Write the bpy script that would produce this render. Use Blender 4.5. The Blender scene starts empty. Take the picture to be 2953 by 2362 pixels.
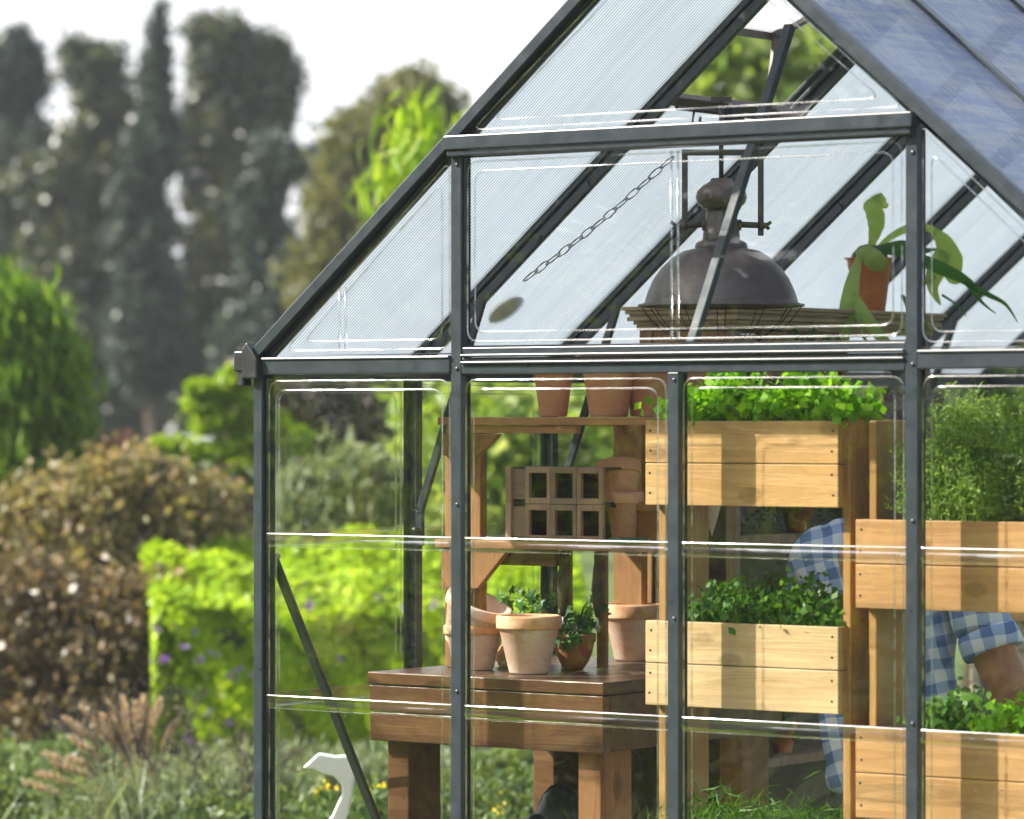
import bpy, bmesh, math, random
import numpy as np
from mathutils import Vector, Matrix
random.seed(7); RNG = np.random.default_rng(7)
S = bpy.context.scene; COL = S.collection
# ------------------------------------------------------------------ camera model (photo pixels 2953 x 2362)
F = 11223.; TH = 0.62272; XC = 6.06848; YC = -7.38009; VH = 1210.3; CH = 1.5; CX = 1476.5
FW = (-math.sin(TH), math.cos(TH)); RT = (math.cos(TH), math.sin(TH))
def ray(x, y):
    k = (x-CX)/F
    return (FW[0]+k*RT[0], FW[1]+k*RT[1], (VH-y)/F)
def P(x, y, D):
    v = ray(x, y); return Vector((XC+D*v[0], YC+D*v[1], CH+D*v[2]))
def aY(x, y, Y):
    v = ray(x, y); return P(x, y, (Y-YC)/v[1])
def aX(x, y, X):
    v = ray(x, y); return P(x, y, (X-XC)/v[0])
def aZ(x, y, Z):
    v = ray(x, y); return P(x, y, (Z-CH)/v[2])
RTV = Vector((RT[0], RT[1], 0)); FWV = Vector((FW[0], FW[1], 0)); UP = Vector((0, 0, 1))
# ------------------------------------------------------------------ materials
MATS = {}
def newmat(name):
    m = bpy.data.materials.new(name); m.use_nodes = True; nt = m.node_tree; nt.nodes.clear()
    o = nt.nodes.new('ShaderNodeOutputMaterial'); MATS[name] = m
    return m, nt, o
class G:
    def __init__(s, nt): s.nt = nt
    def n(s, t, **kw):
        nd = s.nt.nodes.new(t)
        for k, v in kw.items():
            if k.startswith('i_'): nd.inputs[k[2:].replace('_', ' ')].default_value = v
            else: setattr(nd, k, v)
        return nd
    def l(s, a, b): s.nt.links.new(a, b)
    def coord(s, kind='Object', scale=(1, 1, 1), rot=(0, 0, 0), loc=(0, 0, 0)):
        c = s.n('ShaderNodeTexCoord'); m = s.n('ShaderNodeMapping')
        m.inputs['Scale'].default_value = scale; m.inputs['Rotation'].default_value = rot; m.inputs['Location'].default_value = loc
        s.l(c.outputs[kind], m.inputs[0]); return m.outputs[0]
    def noise(s, vec, scale=5, detail=4, rough=.55, dist=0):
        n = s.n('ShaderNodeTexNoise'); n.inputs['Scale'].default_value = scale; n.inputs['Detail'].default_value = detail
        n.inputs['Roughness'].default_value = rough; n.inputs['Distortion'].default_value = dist
        s.l(vec, n.inputs['Vector']); return n.outputs['Fac']
    def ramp(s, fac, stops, interp='LINEAR'):
        r = s.n('ShaderNodeValToRGB'); e = r.color_ramp.elements; r.color_ramp.interpolation = interp
        while len(e) < len(stops): e.new(.5)
        for i, (p, c) in enumerate(stops):
            e[i].position = p; e[i].color = (c[0], c[1], c[2], 1) if hasattr(c, '__len__') else (c, c, c, 1)
        s.l(fac, r.inputs[0]); return r.outputs[0]
    def mix(s, fac, a, b, mode='MIX'):
        m = s.n('ShaderNodeMix', data_type='RGBA', blend_type=mode)
        for sock, v in ((m.inputs['Factor'], fac), (m.inputs['A'], a), (m.inputs['B'], b)): s.put(sock, v)
        for i in m.inputs:
            pass
        sk = [i for i in m.inputs if i.type == 'RGBA']; s.put(sk[0], a); s.put(sk[1], b)
        return [o for o in m.outputs if o.type == 'RGBA'][0]
    def put(s, sock, v):
        if hasattr(v, 'links') or isinstance(v, bpy.types.NodeSocket): s.l(v, sock)
        elif hasattr(v, '__len__'):
            if sock.type == 'RGBA': sock.default_value = (v[0], v[1], v[2], 1)
        else:
            try: sock.default_value = v
            except Exception: pass
    def math(s, op, a, b=0.0):
        m = s.n('ShaderNodeMath', operation=op); s.put(m.inputs[0], a); s.put(m.inputs[1], b); return m.outputs[0]
    def bump(s, h, strength=.3, dist=.01):
        b = s.n('ShaderNodeBump'); b.inputs['Strength'].default_value = strength; b.inputs['Distance'].default_value = dist
        s.l(h, b.inputs['Height']); return b.outputs[0]
    def bsdf(s, col, rough=.5, metal=0., normal=None, spec=.5, out=None):
        p = s.n('ShaderNodeBsdfPrincipled'); s.put(p.inputs['Base Color'], col); s.put(p.inputs['Roughness'], rough)
        p.inputs['Metallic'].default_value = metal; p.inputs['Specular IOR Level'].default_value = spec
        if normal is not None: s.l(normal, p.inputs['Normal'])
        if out is not None: s.l(p.outputs[0], out.inputs['Surface'])
        return p
def mat_plain(name, c, rough=.5, metal=0., var=.25, scale=8., bump=.15, bdist=.004, spec=.5, grime=None):
    m, nt, o = newmat(name); g = G(nt); v = g.coord()
    f = g.noise(v, scale, 6, .6)
    c2 = tuple(x*(1-var) for x in c); c3 = tuple(min(1, x*(1+var)) for x in c)
    col = g.ramp(f, [(.3, c2), (.7, c3)])
    if grime:
        f2 = g.noise(v, scale*.6, 6, .7, .5)
        col = g.mix(g.ramp(f2, [(.42, 0.), (.62, 1.)]), col, grime)
    nb = g.bump(g.noise(v, scale*5, 5), bump, bdist)
    rr = g.ramp(f, [(.3, (rough*.8,)*3), (.7, (min(1, rough*1.2),)*3)])
    g.bsdf(col, rr, metal, nb, spec, o); return m
def mat_wood(name, light, dark, axis=0, scale=1., rough=.55, wet=.0, knots=True, stain=None):
    m, nt, o = newmat(name); g = G(nt)
    sc = [14., 14., 14.]; sc[axis] = 1.1
    info = g.n('ShaderNodeObjectInfo')
    v0 = g.coord()
    off = g.n('ShaderNodeVectorMath', operation='ADD'); g.l(v0, off.inputs[0])
    cr = g.n('ShaderNodeCombineXYZ'); r10 = g.math('MULTIPLY', info.outputs['Random'], 9.)
    for i in range(3): g.l(r10, cr.inputs[i])
    g.l(cr.outputs[0], off.inputs[1])
    mp = g.n('ShaderNodeMapping'); mp.inputs['Scale'].default_value = [s*scale for s in sc]; g.l(off.outputs[0], mp.inputs[0])
    n1 = g.noise(mp.outputs[0], 1.6, 5, .6, .6)
    w = g.n('ShaderNodeMath', operation='SINE'); g.l(g.math('MULTIPLY', n1, 42.), w.inputs[0])
    fine = g.noise(mp.outputs[0], 9, 4, .7)
    base = g.ramp(n1, [(.25, dark), (.5, tuple((a+b)/2 for a, b in zip(light, dark))), (.72, light)])
    ring = g.ramp(w.outputs[0], [(-0., tuple(x*.80 for x in (1, 1, 1))), (.75, 1.)])
    col = g.mix(.8, base, ring, 'MULTIPLY')
    col = g.mix(g.ramp(fine, [(.3, .0), (.8, .35)]), col, dark)
    if knots:
        mk = g.n('ShaderNodeMapping'); ks = [9., 9., 9.]; ks[axis] = 5.; mk.inputs['Scale'].default_value = [k*scale for k in ks]
        g.l(off.outputs[0], mk.inputs[0]); vo = g.n('ShaderNodeTexVoronoi'); vo.inputs['Scale'].default_value = 1.
        vo.inputs['Randomness'].default_value = 1.; g.l(mk.outputs[0], vo.inputs['Vector'])
        kd = g.ramp(vo.outputs['Distance'], [(.03, 1.), (.10, .55), (.13, .75), (.20, 0.)])
        col = g.mix(kd, col, tuple(x*.42 for x in dark))
    big = g.noise(off.outputs[0], 5., 3, .5)
    col = g.mix(g.ramp(big, [(.38, .0), (.70, .5)]), col, stain or tuple(x*.75 for x in dark))
    nb = g.bump(g.mix(.5, fine, w.outputs[0]), .25, .0012)
    g.bsdf(col, g.ramp(fine, [(.2, (rough*.75,)*3), (.8, (rough*1.15,)*3)]), 0, nb, .4, o); return m
def mat_leaf(name, c1, c2, c3=None, trans=.5, rough=.45, spec=.35, hue_scale=3.):
    m, nt, o = newmat(name); g = G(nt)
    geo = g.n('ShaderNodeNewGeometry')
    col = g.ramp(geo.outputs['Random Per Island'], [(0., c1), (.55, c2), (1., c3 or c2)])
    big = g.noise(g.coord(), hue_scale, 3)
    col = g.mix(g.ramp(big, [(.35, 0.), (.7, .55)]), col, c1)
    p = g.bsdf(col, rough, 0, None, spec)
    t = g.n('ShaderNodeBsdfTranslucent'); tc = g.mix(1., col, (1.25, 1.15, .6), 'MULTIPLY'); g.l(tc, t.inputs['Color'])
    mx = g.n('ShaderNodeMixShader'); mx.inputs[0].default_value = trans
    g.l(p.outputs[0], mx.inputs[1]); g.l(t.outputs[0], mx.inputs[2]); g.l(mx.outputs[0], o.inputs['Surface']); return m
def mat_pane(name, refl=1.6, wave=.35, tint=(.965, .985, .97)):
    """thin clear moulded plastic sheet"""
    m, nt, o = newmat(name); g = G(nt); v = g.coord()
    n1 = g.noise(v, 2.3, 3, .5, 1.0); n2 = g.noise(v, 7., 2, .5, .5)
    h = g.math('ADD', n1, g.math('MULTIPLY', n2, .25))
    nb = g.bump(h, wave, .10)
    ge = g.n('ShaderNodeNewGeometry'); dt = g.n('ShaderNodeVectorMath', operation='DOT_PRODUCT'); g.l(ge.outputs['Incoming'], dt.inputs[0]); g.l(nb, dt.inputs[1])
    cs = g.math('ABSOLUTE', dt.outputs['Value']); fz_ = g.math('ADD', .04, g.math('MULTIPLY', .96, g.math('POWER', g.math('SUBTRACT', 1., cs), 5.)))
    gl = g.n('ShaderNodeBsdfGlossy'); gl.inputs['Roughness'].default_value = .015; g.l(nb, gl.inputs['Normal'])
    gl.inputs['Color'].default_value = (1, 1, 1, 1)
    tr = g.n('ShaderNodeBsdfTransparent')
    smear = g.noise(g.coord(scale=(1, 1, .3)), 6, 5, .7)
    g.l(g.ramp(smear, [(.3, tint), (.8, tuple(x*.95 for x in tint))]), tr.inputs['Color'])
    mx = g.n('ShaderNodeMixShader'); g.l(g.math('MULTIPLY', fz_, refl), mx.inputs[0])
    g.l(tr.outputs[0], mx.inputs[1]); g.l(gl.outputs[0], mx.inputs[2])
    g.l(mx.outputs[0], o.inputs['Surface']); return m
def mat_rib(name, a=.45, lo=.6, hi=1.35):
    m, nt, o = newmat(name); g = G(nt); v = g.coord()
    gl = g.n('ShaderNodeBsdfGlossy'); gl.inputs['Roughness'].default_value = .12; gl.inputs['Color'].default_value = (.93, .93, .98, 1)
    g.l(g.bump(g.noise(v, 6., 3), .25, .01), gl.inputs['Normal'])
    tr = g.n('ShaderNodeBsdfTransparent'); tr.inputs['Color'].default_value = (.97, .97, .98, 1)
    mx = g.n('ShaderNodeMixShader')
    g.l(g.ramp(g.noise(g.coord(scale=(3, 3, 20)), 1.5, 4), [(.36, (a*lo,)*3), (.62, (min(1, a*hi),)*3)]), mx.inputs[0])
    g.l(tr.outputs[0], mx.inputs[1]); g.l(gl.outputs[0], mx.inputs[2]); g.l(mx.outputs[0], o.inputs['Surface']); return m
def mat_twin(name, col, streak, clear=.28, glossy=.12, period=.0105, gl_rough=.22, cross=False):
    """twin-wall translucent roof sheet with fine flutes running down the slope"""
    m, nt, o = newmat(name); g = G(nt)
    tc = g.n('ShaderNodeTexCoord'); sx = g.n('ShaderNodeSeparateXYZ'); g.l(tc.outputs['Object'], sx.inputs[0])
    line = g.math('SINE', g.math('MULTIPLY', sx.outputs[1], 2*math.pi/period))
    lf = g.ramp(g.math('ADD', g.math('MULTIPLY', line, .5), .5), [(.0, .0), (.85, 1.)])
    big = g.noise(g.coord(scale=(1.2, 22, 1.2)), 1.6, 4, .6)
    soft = g.noise(g.coord(scale=(1, 1, 1)), 2.4, 3, .5)
    c = g.mix(g.ramp(big, [(.35, 0.), (.7, .8)]), col, streak)
    if cross:  # pale woven glare painted into the sheet colour
        cn = g.noise(g.coord(scale=(26, 2.2, 26)), 1.5, 5, .7); fine_ = g.noise(g.coord(scale=(6, 70, 6)), 2., 4, .7)
        c = g.mix(g.ramp(g.math('MULTIPLY', g.math('ADD', cn, fine_), .5), [(.46, 0.), (.55, 1.)]), c, (.98, .94, .92))
    c = g.mix(g.ramp(soft, [(.35, 0.), (.7, .5)]), c, tuple(min(1, x*1.12) for x in col))
    c = g.mix(g.math('MULTIPLY', g.math('SUBTRACT', 1., lf), .85), c, tuple(x*.42 for x in col))
    tl = g.n('ShaderNodeBsdfTranslucent'); g.l(c, tl.inputs['Color'])
    df = g.n('ShaderNodeBsdfDiffuse'); g.l(c, df.inputs['Color'])
    m1 = g.n('ShaderNodeMixShader'); m1.inputs[0].default_value = .3; g.l(tl.outputs[0], m1.inputs[1]); g.l(df.outputs[0], m1.inputs[2])
    tr = g.n('ShaderNodeBsdfTransparent'); tr.inputs[0].default_value = (.95, .97, 1, 1)
    m2 = g.n('ShaderNodeMixShader'); m2.inputs[0].default_value = clear; g.l(m1.outputs[0], m2.inputs[1]); g.l(tr.outputs[0], m2.inputs[2])
    gl = g.n('ShaderNodeBsdfGlossy'); gl.inputs['Roughness'].default_value = gl_rough
    g.l(g.bump(g.math('ADD', g.math('MULTIPLY', line, .4), g.noise(g.coord(scale=(3, 30, 3)), 3, 3)), .2, .003), gl.inputs['Normal'])
    m3 = g.n('ShaderNodeMixShader'); m3.inputs[0].default_value = glossy; g.l(m2.outputs[0], m3.inputs[1]); g.l(gl.outputs[0], m3.inputs[2])
    g.l(m3.outputs[0], o.inputs['Surface']); return m
FRAME = mat_plain('powder_coated_aluminium', (.028, .037, .046), .34, 0., .12, 30, .06, .001, .6)
CAPM = mat_plain('black_plastic', (.02, .021, .024), .42, 0., .1, 20, .05, .001)
BOLT = mat_plain('galvanised_bolt', (.35, .36, .36), .35, .8, .1, 60, .05, .001)
PANE = mat_pane('clear_pane', 1.4, .36); PANE_SIDE = mat_pane('clear_side_pane', .8, .25)
RIB = mat_rib('moulded_rib', .30); BEAD = mat_rib('moulded_bead', .20, .12, 1.9)
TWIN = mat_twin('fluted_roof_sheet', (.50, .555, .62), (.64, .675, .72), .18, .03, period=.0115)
TWIN_R = mat_twin('fluted_roof_sheet_shade_side', (.32, .43, .76), (.50, .57, .80), .32, .12, gl_rough=.35, cross=True)  # same sheet tinted blue: shaded side and skylight put into the colour
PINE = mat_wood('honey_pine', (.66, .42, .19), (.50, .27, .09), 0)
PINE_B = mat_wood('pale_pine', (.70, .52, .30), (.56, .36, .17), 0)
PINE_D = mat_wood('side_pine', (.52, .30, .11), (.36, .18, .05), 2)
BENCHW = mat_wood('brown_bench_wood', (.21, .105, .048), (.075, .036, .018), 0, .8, .33)
BENCHT = mat_wood('dark_bench_top', (.15, .085, .06), (.07, .038, .028), 1, .8, .3)
SHELFW = mat_wood('cedar_shelf_wood', (.54, .28, .12), (.33, .15, .055), 0, .9)
SHELFV = mat_wood('cedar_upright_wood', (.40, .20, .08), (.22, .10, .036), 2, .9)
DARKW = mat_wood('old_dark_wood', (.060, .034, .020), (.024, .014, .009), 2, .8)
OLDW = mat_wood('weathered_wood', (.34, .25, .18), (.20, .135, .09), 2, 1.2, .75)
OLDWX = mat_wood('carved_cornice_wood', (.55, .43, .27), (.30, .21, .12), 1, 1.2, .7)
OAKP = mat_wood('amber_panel_wood', (.40, .22, .09), (.24, .12, .045), 2, 1.)
GREYW = mat_wood('greyed_box_wood', (.34, .225, .16), (.20, .125, .085), 0, 1.2, .7)
GREYW2 = mat_wood('pinkish_box_wood', (.46, .29, .20), (.28, .16, .11), 2, 1.2, .7)
TERRA = mat_plain('terracotta', (.55, .235, .13), .75, 0, .14, 9, .2, .001, .2, (.62, .36, .24))
TERRA_P = mat_plain('pale_terracotta', (.60, .37, .26), .8, 0, .14, 7, .25, .001, .2, (.78, .66, .56))
TERRA_R = mat_plain('orange_terracotta_rim', (.56, .27, .13), .8, 0, .2, 26, .3, .001, .2, (.68, .42, .26))
TERRA_D = mat_plain('brown_terracotta', (.30, .11, .05), .6, 0, .25, 9, .2, .001, .3)
PLPOT = mat_plain('orange_plastic_pot', (.55, .18, .07), .45, 0, .1, 5, .05, .001, .4)
SOIL = mat_plain('potting_soil', (.05, .035, .025), .95, 0, .5, 60, .8, .01, .1)
BRONZE = mat_plain('aged_bronze', (.115, .088, .080), .40, .6, .35, 7, .25, .002, .5, (.19, .16, .15))
IRON = mat_plain('brown_iron', (.10, .085, .08), .5, .4, .3, 20, .2, .001)
IRON_D = mat_plain('black_iron', (.02, .02, .022), .45, .3, .3, 20, .2, .001)
GALV = mat_plain('brace_metal', (.035, .045, .055), .6, .0, .25, 25, .1, .001)
CANM = mat_plain('dark_green_enamel', (.018, .03, .026), .4, .0, .3, 9, .1, .001)
GREENP = mat_plain('green_plastic', (.01, .10, .06), .3, 0, .15, 9, .05, .001)
WHITEP = mat_plain('white_painted_metal', (.80, .80, .77), .45, 0, .05, 6, .05, .001)
STONE = mat_plain('pale_stone_block', (.42, .35, .27), .9, 0, .35, 14, .6, .004, .2, (.28, .25, .19))
CREAM = mat_plain('sunlit_cream_panel', (.62, .50, .40), .8, 0, .18, 9, .3, .002, .2, (.50, .40, .28))  # cream stands in for a sunlit back wall above the dark panel
GRASSG = mat_plain('lawn', (.075, .13, .03), .9, 0, .5, 3, .6, .03, .1, (.12, .13, .05))
BARK = mat_plain('bark', (.09, .07, .055), .9, 0, .4, 12, .8, .02, .1)
L_DARK = mat_leaf('dark_conifer_leaf', (.022, .042, .034), (.040, .066, .046), (.07, .10, .05), .2, rough=.42, spec=.6)
L_DARK2 = mat_leaf('dark_olive_leaf', (.030, .048, .030), (.066, .082, .034), (.16, .165, .05), .25, rough=.42, spec=.6)
L_OLIVE = mat_leaf('olive_leaf', (.085, .105, .035), (.16, .17, .06), (.24, .23, .09), .4, hue_scale=.8)
L_BAMB = mat_leaf('yellow_green_leaf', (.16, .30, .01), (.32, .50, .02), (.55, .62, .10), .55)
L_LIME = mat_leaf('lime_hedge_leaf', (.22, .38, .004), (.42, .60, .008), (.58, .70, .02), .33)
L_LAYER = mat_leaf('layered_tree_leaf', (.16, .28, .01), (.30, .45, .015), (.42, .55, .03), .5)
L_WILLOW = mat_leaf('willow_leaf', (.06, .14, .01), (.14, .27, .015), (.30, .42, .05), .5)
L_PHOT = mat_leaf('reddish_olive_leaf', (.13, .11, .04), (.30, .29, .10), (.58, .42, .28), .35, hue_scale=2.)
L_RUST = mat_leaf('rusty_brown_leaf', (.08, .065, .028), (.18, .14, .055), (.46, .32, .19), .3, hue_scale=3., rough=.35, spec=.5)
L_SAGE = mat_leaf('sage_leaf', (.13, .17, .085), (.26, .32, .17), (.40, .45, .28), .35)
L_LOW = mat_leaf('ground_cover_leaf', (.06, .11, .03), (.13, .20, .06), (.22, .28, .10), .4)
L_PARS = mat_leaf('parsley_leaf', (.10, .30, .006), (.22, .50, .01), (.38, .62, .04), .5)
L_MINT = mat_leaf('mint_leaf', (.03, .10, .012), (.07, .20, .02), (.20, .38, .05), .45)
L_FEATH = mat_leaf('feathery_leaf', (.10, .20, .03), (.22, .38, .06), (.40, .52, .18), .5)
L_GRASS = mat_leaf('grassy_leaf', (.04, .12, .012), (.09, .24, .02), (.18, .34, .04), .4)
L_IVY = mat_leaf('ivy_leaf', (.02, .075, .018), (.05, .17, .03), (.16, .40, .05), .45)
L_FERN = mat_leaf('staghorn_leaf', (.24, .36, .10), (.32, .46, .12), (.44, .56, .22), .5, hue_scale=9)
L_BACK = mat_leaf('sunlit_shrub_leaf', (.14, .24, .03), (.30, .42, .08), (.55, .60, .30), .5, hue_scale=1.2)
PLUME = mat_leaf('grass_plume', (.34, .25, .20), (.52, .41, .33), (.72, .61, .52), .4)
TWIG = mat_plain('dark_twig', (.06, .045, .04), .9, 0, .3, 20, .3, .002)
PURPLE = mat_leaf('purple_petal', (.22, .08, .50), (.34, .16, .66), (.5, .35, .8), .4)
YELLOW = mat_leaf('yellow_petal', (.75, .52, .01), (.85, .65, .02), (.9, .75, .1), .4)
SKIN = mat_plain('sunned_skin', (.36, .18, .10), .5, 0, .18, 14, .3, .001, .35, (.28, .115, .07))
HAIR = mat_plain('grey_hair', (.24, .20, .20), .6, 0, .4, 40, .5, .004, .3)
JEANS = mat_plain('blue_denim', (.09, .13, .22), .85, 0, .2, 60, .3, .001, .2)
SHOE = mat_plain('brown_leather', (.08, .045, .03), .5, 0, .2, 20, .1, .001)
def mat_plaid():
    m, nt, o = newmat('blue_check_cotton'); g = G(nt)
    vec = g.coord(rot=(0, math.radians(14), math.radians(-30)))
    wob = g.n('ShaderNodeVectorMath', operation='ADD'); nn = g.n('ShaderNodeTexNoise'); nn.inputs['Scale'].default_value = 5.
    g.l(vec, nn.inputs['Vector']); sc = g.n('ShaderNodeVectorMath', operation='SCALE'); sc.inputs['Scale'].default_value = .05
    g.l(nn.outputs['Color'], sc.inputs[0]); g.l(vec, wob.inputs[0]); g.l(sc.outputs[0], wob.inputs[1])
    sx = g.n('ShaderNodeSeparateXYZ'); g.l(wob.outputs[0], sx.inputs[0])
    def stripe(s): 
        w = g.math('SINE', g.math('MULTIPLY', s, 2*math.pi/.056)); return g.ramp(g.math('ADD', g.math('MULTIPLY', w, .5), .5), [(.46, 0.), (.54, 1.)])
    a = stripe(sx.outputs[0]); b = stripe(sx.outputs[2])
    s2 = g.math('MULTIPLY', g.math('ADD', a, b), .5)
    col = g.ramp(s2, [(.0, (.66, .70, .78)), (.5, (.32, .42, .64)), (1., (.11, .18, .38))])
    g.bsdf(col, .85, 0, g.bump(g.noise(vec, 9, 4), .4, .01), .2, o); return m
PLAID = mat_plaid()
# ------------------------------------------------------------------ geometry builder
WL = {}   # world location of each root / object
class MB:
    def __init__(s): s.v = []; s.f = []; s.m = []; s.smooth = []
    def add(s, vs, fs, mi=0, sm=False):
        o = len(s.v); s.v += [tuple(v) for v in vs]; s.f += [tuple(i+o for i in f) for f in fs]
        s.m += [mi]*len(fs); s.smooth += [sm]*len(fs); return s
    def box(s, a, b, mi=0):
        x0, y0, z0 = [min(p, q) for p, q in zip(a, b)]; x1, y1, z1 = [max(p, q) for p, q in zip(a, b)]
        v = [(x0,y0,z0),(x1,y0,z0),(x1,y1,z0),(x0,y1,z0),(x0,y0,z1),(x1,y0,z1),(x1,y1,z1),(x0,y1,z1)]
        return s.add(v, [(0,3,2,1),(4,5,6,7),(0,1,5,4),(1,2,6,5),(2,3,7,6),(3,0,4,7)], mi)
    def beam(s, p0, p1, w, h, up=(0, 0, 1), mi=0):
        p0 = Vector(p0); p1 = Vector(p1); d = (p1-p0).normalized(); u = Vector(up)
        sd = d.cross(u).normalized(); u2 = sd.cross(d).normalized(); v = []
        for p in (p0, p1):
            for a, b in ((-1,-1),(1,-1),(1,1),(-1,1)): v.append(p+sd*a*w/2+u2*b*h/2)
        return s.add(v, [(0,1,2,3),(7,6,5,4),(0,4,5,1),(1,5,6,2),(2,6,7,3),(3,7,4,0)], mi)
    def tube(s, pts, r, seg=8, mi=0, closed=False, cap=True):
        pts = [Vector(p) for p in pts]; n = len(pts); rs = r if hasattr(r, '__len__') else [r]*n
        up = Vector((0.13, .21, 1)).normalized(); vs = []
        for i, p in enumerate(pts):
            a = pts[i-1] if (i or closed) else p; b = pts[(i+1) % n] if (i < n-1 or closed) else p
            d = (b-a); d = d.normalized() if d.length > 1e-9 else Vector((0,0,1))
            x = d.cross(up)
            if x.length < 1e-3: x = d.cross(Vector((1, 0, 0)))
            x.normalize(); y = d.cross(x)
            for k in range(seg):
                t = 2*math.pi*k/seg; vs.append(p+(x*math.cos(t)+y*math.sin(t))*rs[i])
        fs = []
        for i in range(n if closed else n-1):
            j = (i+1) % n
            for k in range(seg): fs.append((i*seg+k, i*seg+(k+1) % seg, j*seg+(k+1) % seg, j*seg+k))
        if cap and not closed: fs += [tuple(range(seg))[::-1], tuple((n-1)*seg+k for k in range(seg))]
        return s.add(vs, fs, mi, True)
    def lathe(s, prof, c, seg=40, M=None, mi=0, sm=True):
        c = Vector(c); vs = []
        for r, z in prof:
            for k in range(seg):
                t = 2*math.pi*k/seg; v = Vector((r*math.cos(t), r*math.sin(t), z)); vs.append((M @ v if M else v)+c)
        fs = [(i*seg+k, i*seg+(k+1) % seg, (i+1)*seg+(k+1) % seg, (i+1)*seg+k) for i in range(len(prof)-1) for k in range(seg)]
        return s.add(vs, fs, mi, sm)
    def prism(s, pts, d, mi=0):
        """polygon pts extruded by vector d"""
        n = len(pts); d = Vector(d); vs = [Vector(p) for p in pts]+[Vector(p)+d for p in pts]
        return s.add(vs, [tuple(range(n))[::-1], tuple(range(n, 2*n))]+[(i, (i+1) % n, (i+1) % n+n, i+n) for i in range(n)], mi)
    def build(s, name, mats, parent=None, bev=0., origin=None):
        if not isinstance(mats, (list, tuple)): mats = [mats]
        o = Vector(origin) if origin is not None else (Vector(WL[parent.name]) if parent else Vector((0,0,0)))
        me = bpy.data.meshes.new(name); me.from_pydata([tuple(Vector(v)-o) for v in s.v], [], s.f)
        for m in mats: me.materials.append(m)
        me.polygons.foreach_set('material_index', s.m); me.polygons.foreach_set('use_smooth', s.smooth); me.update()
        ob = bpy.data.objects.new(name, me); COL.objects.link(ob)
        if parent: ob.parent = parent; ob.location = o-Vector(WL[parent.name])
        else: ob.location = o
        WL[ob.name] = tuple(o)
        if bev:
            b = ob.modifiers.new('bevel', 'BEVEL'); b.width = bev; b.segments = 2; b.limit_method = 'ANGLE'; b.angle_limit = math.radians(35)
        return ob
def tag(o, label=None, cat=None, group=None, kind=None):
    if label: o['label'] = label
    if cat: o['category'] = cat
    if group: o['group'] = group
    if kind: o['kind'] = kind
    return o
def thing(name, loc, label, cat, group=None):
    o = bpy.data.objects.new(name, None); COL.objects.link(o); o.location = loc; o.empty_display_size = .1
    WL[o.name] = tuple(loc); return tag(o, label, cat, group)
def fastmesh(name, V, quads, mat, parent=None, n=4):
    V = np.asarray(V, np.float32).reshape(-1, 3); org = np.array(WL[parent.name] if parent else (0, 0, 0), np.float32); V = V-org
    nf = len(quads); me = bpy.data.meshes.new(name); me.vertices.add(len(V)); me.vertices.foreach_set('co', V.ravel())
    me.loops.add(nf*n); me.loops.foreach_set('vertex_index', np.asarray(quads, np.int32).ravel())
    me.polygons.add(nf); me.polygons.foreach_set('loop_start', np.arange(0, nf*n, n, dtype=np.int32))
    me.polygons.foreach_set('loop_total', np.full(nf, n, np.int32)); me.update(calc_edges=True); me.materials.append(mat)
    ob = bpy.data.objects.new(name, me); COL.objects.link(ob)
    if parent: ob.parent = parent
    WL[ob.name] = tuple(org); return ob
def leafcards(pts, size, aspect=.5, up=None, tilt=1., jit=.4, axis=None, nrm=None, spread=.5):
    """rhombic folded leaves at pts. returns V, quads"""
    N = len(pts); d = RNG.normal(size=(N, 3))
    if axis is not None: d = d*tilt+np.asarray(axis, float)
    d /= np.linalg.norm(d, axis=1)[:, None]+1e-9
    if nrm is not None:
        n0 = nrm+RNG.normal(size=(N, 3))*spread; n0 /= np.linalg.norm(n0, axis=1)[:, None]; d -= (d*n0).sum(1)[:, None]*n0; d /= np.linalg.norm(d, axis=1)[:, None]+1e-9
    q = np.cross(n0, d) if nrm is not None else RNG.normal(size=(N, 3)); q -= (q*d).sum(1)[:, None]*d; q /= np.linalg.norm(q, axis=1)[:, None]+1e-9
    nn = np.cross(d, q); sz = size*(1+jit*RNG.uniform(-1, 1, N))[:, None]
    a = pts-d*sz*.5; c = pts+d*sz*.5; b = pts+q*sz*aspect*.5+nn*sz*.08-d*sz*.08; e = pts-q*sz*aspect*.5+nn*sz*.08-d*sz*.08
    V = np.stack([a, b, c, e], 1).reshape(-1, 3); Q = np.arange(4*N).reshape(N, 4); return V, Q
def sample_blobs(blobs, n, shell=.55):
    """blobs: (center, (r_right, r_depth, r_up)) in camera aligned axes"""
    vol = np.array([b[1][0]*b[1][2] for b in blobs]); idx = RNG.choice(len(blobs), n, p=vol/vol.sum())
    u = RNG.normal(size=(n, 3)); u /= np.linalg.norm(u, axis=1)[:, None]
    rad = shell+(1-shell)*RNG.uniform(0, 1, n)**.5; rad = np.where(RNG.uniform(size=n) < .25, RNG.uniform(0, 1, n)**.4, rad)
    R = np.array([b[1] for b in blobs])[idx]; C = np.array([tuple(b[0]) for b in blobs])[idx]
    l = u*rad[:, None]*R
    return C+l[:, :1]*np.array(RTV)+l[:, 1:2]*np.array(FWV)+l[:, 2:]*np.array(UP)
def crown(name, blobs, clumps, per, cr, leaf, mat, parent, aspect=.55, axis=None, tilt=1., shell=.55, stuff=None):
    cc = sample_blobs(blobs, clumps, shell); rr = cr*RNG.uniform(.6, 1.3, clumps)
    pts = np.repeat(cc, per, 0)+RNG.normal(size=(clumps*per, 3))*np.repeat(rr, per)[:, None]*.5
    pts[:, 2] = np.maximum(pts[:, 2], .01)
    V, Q = leafcards(pts, leaf, aspect, axis=axis, tilt=tilt); ob = fastmesh(name, V, Q, mat, parent); return ob, cc
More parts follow.
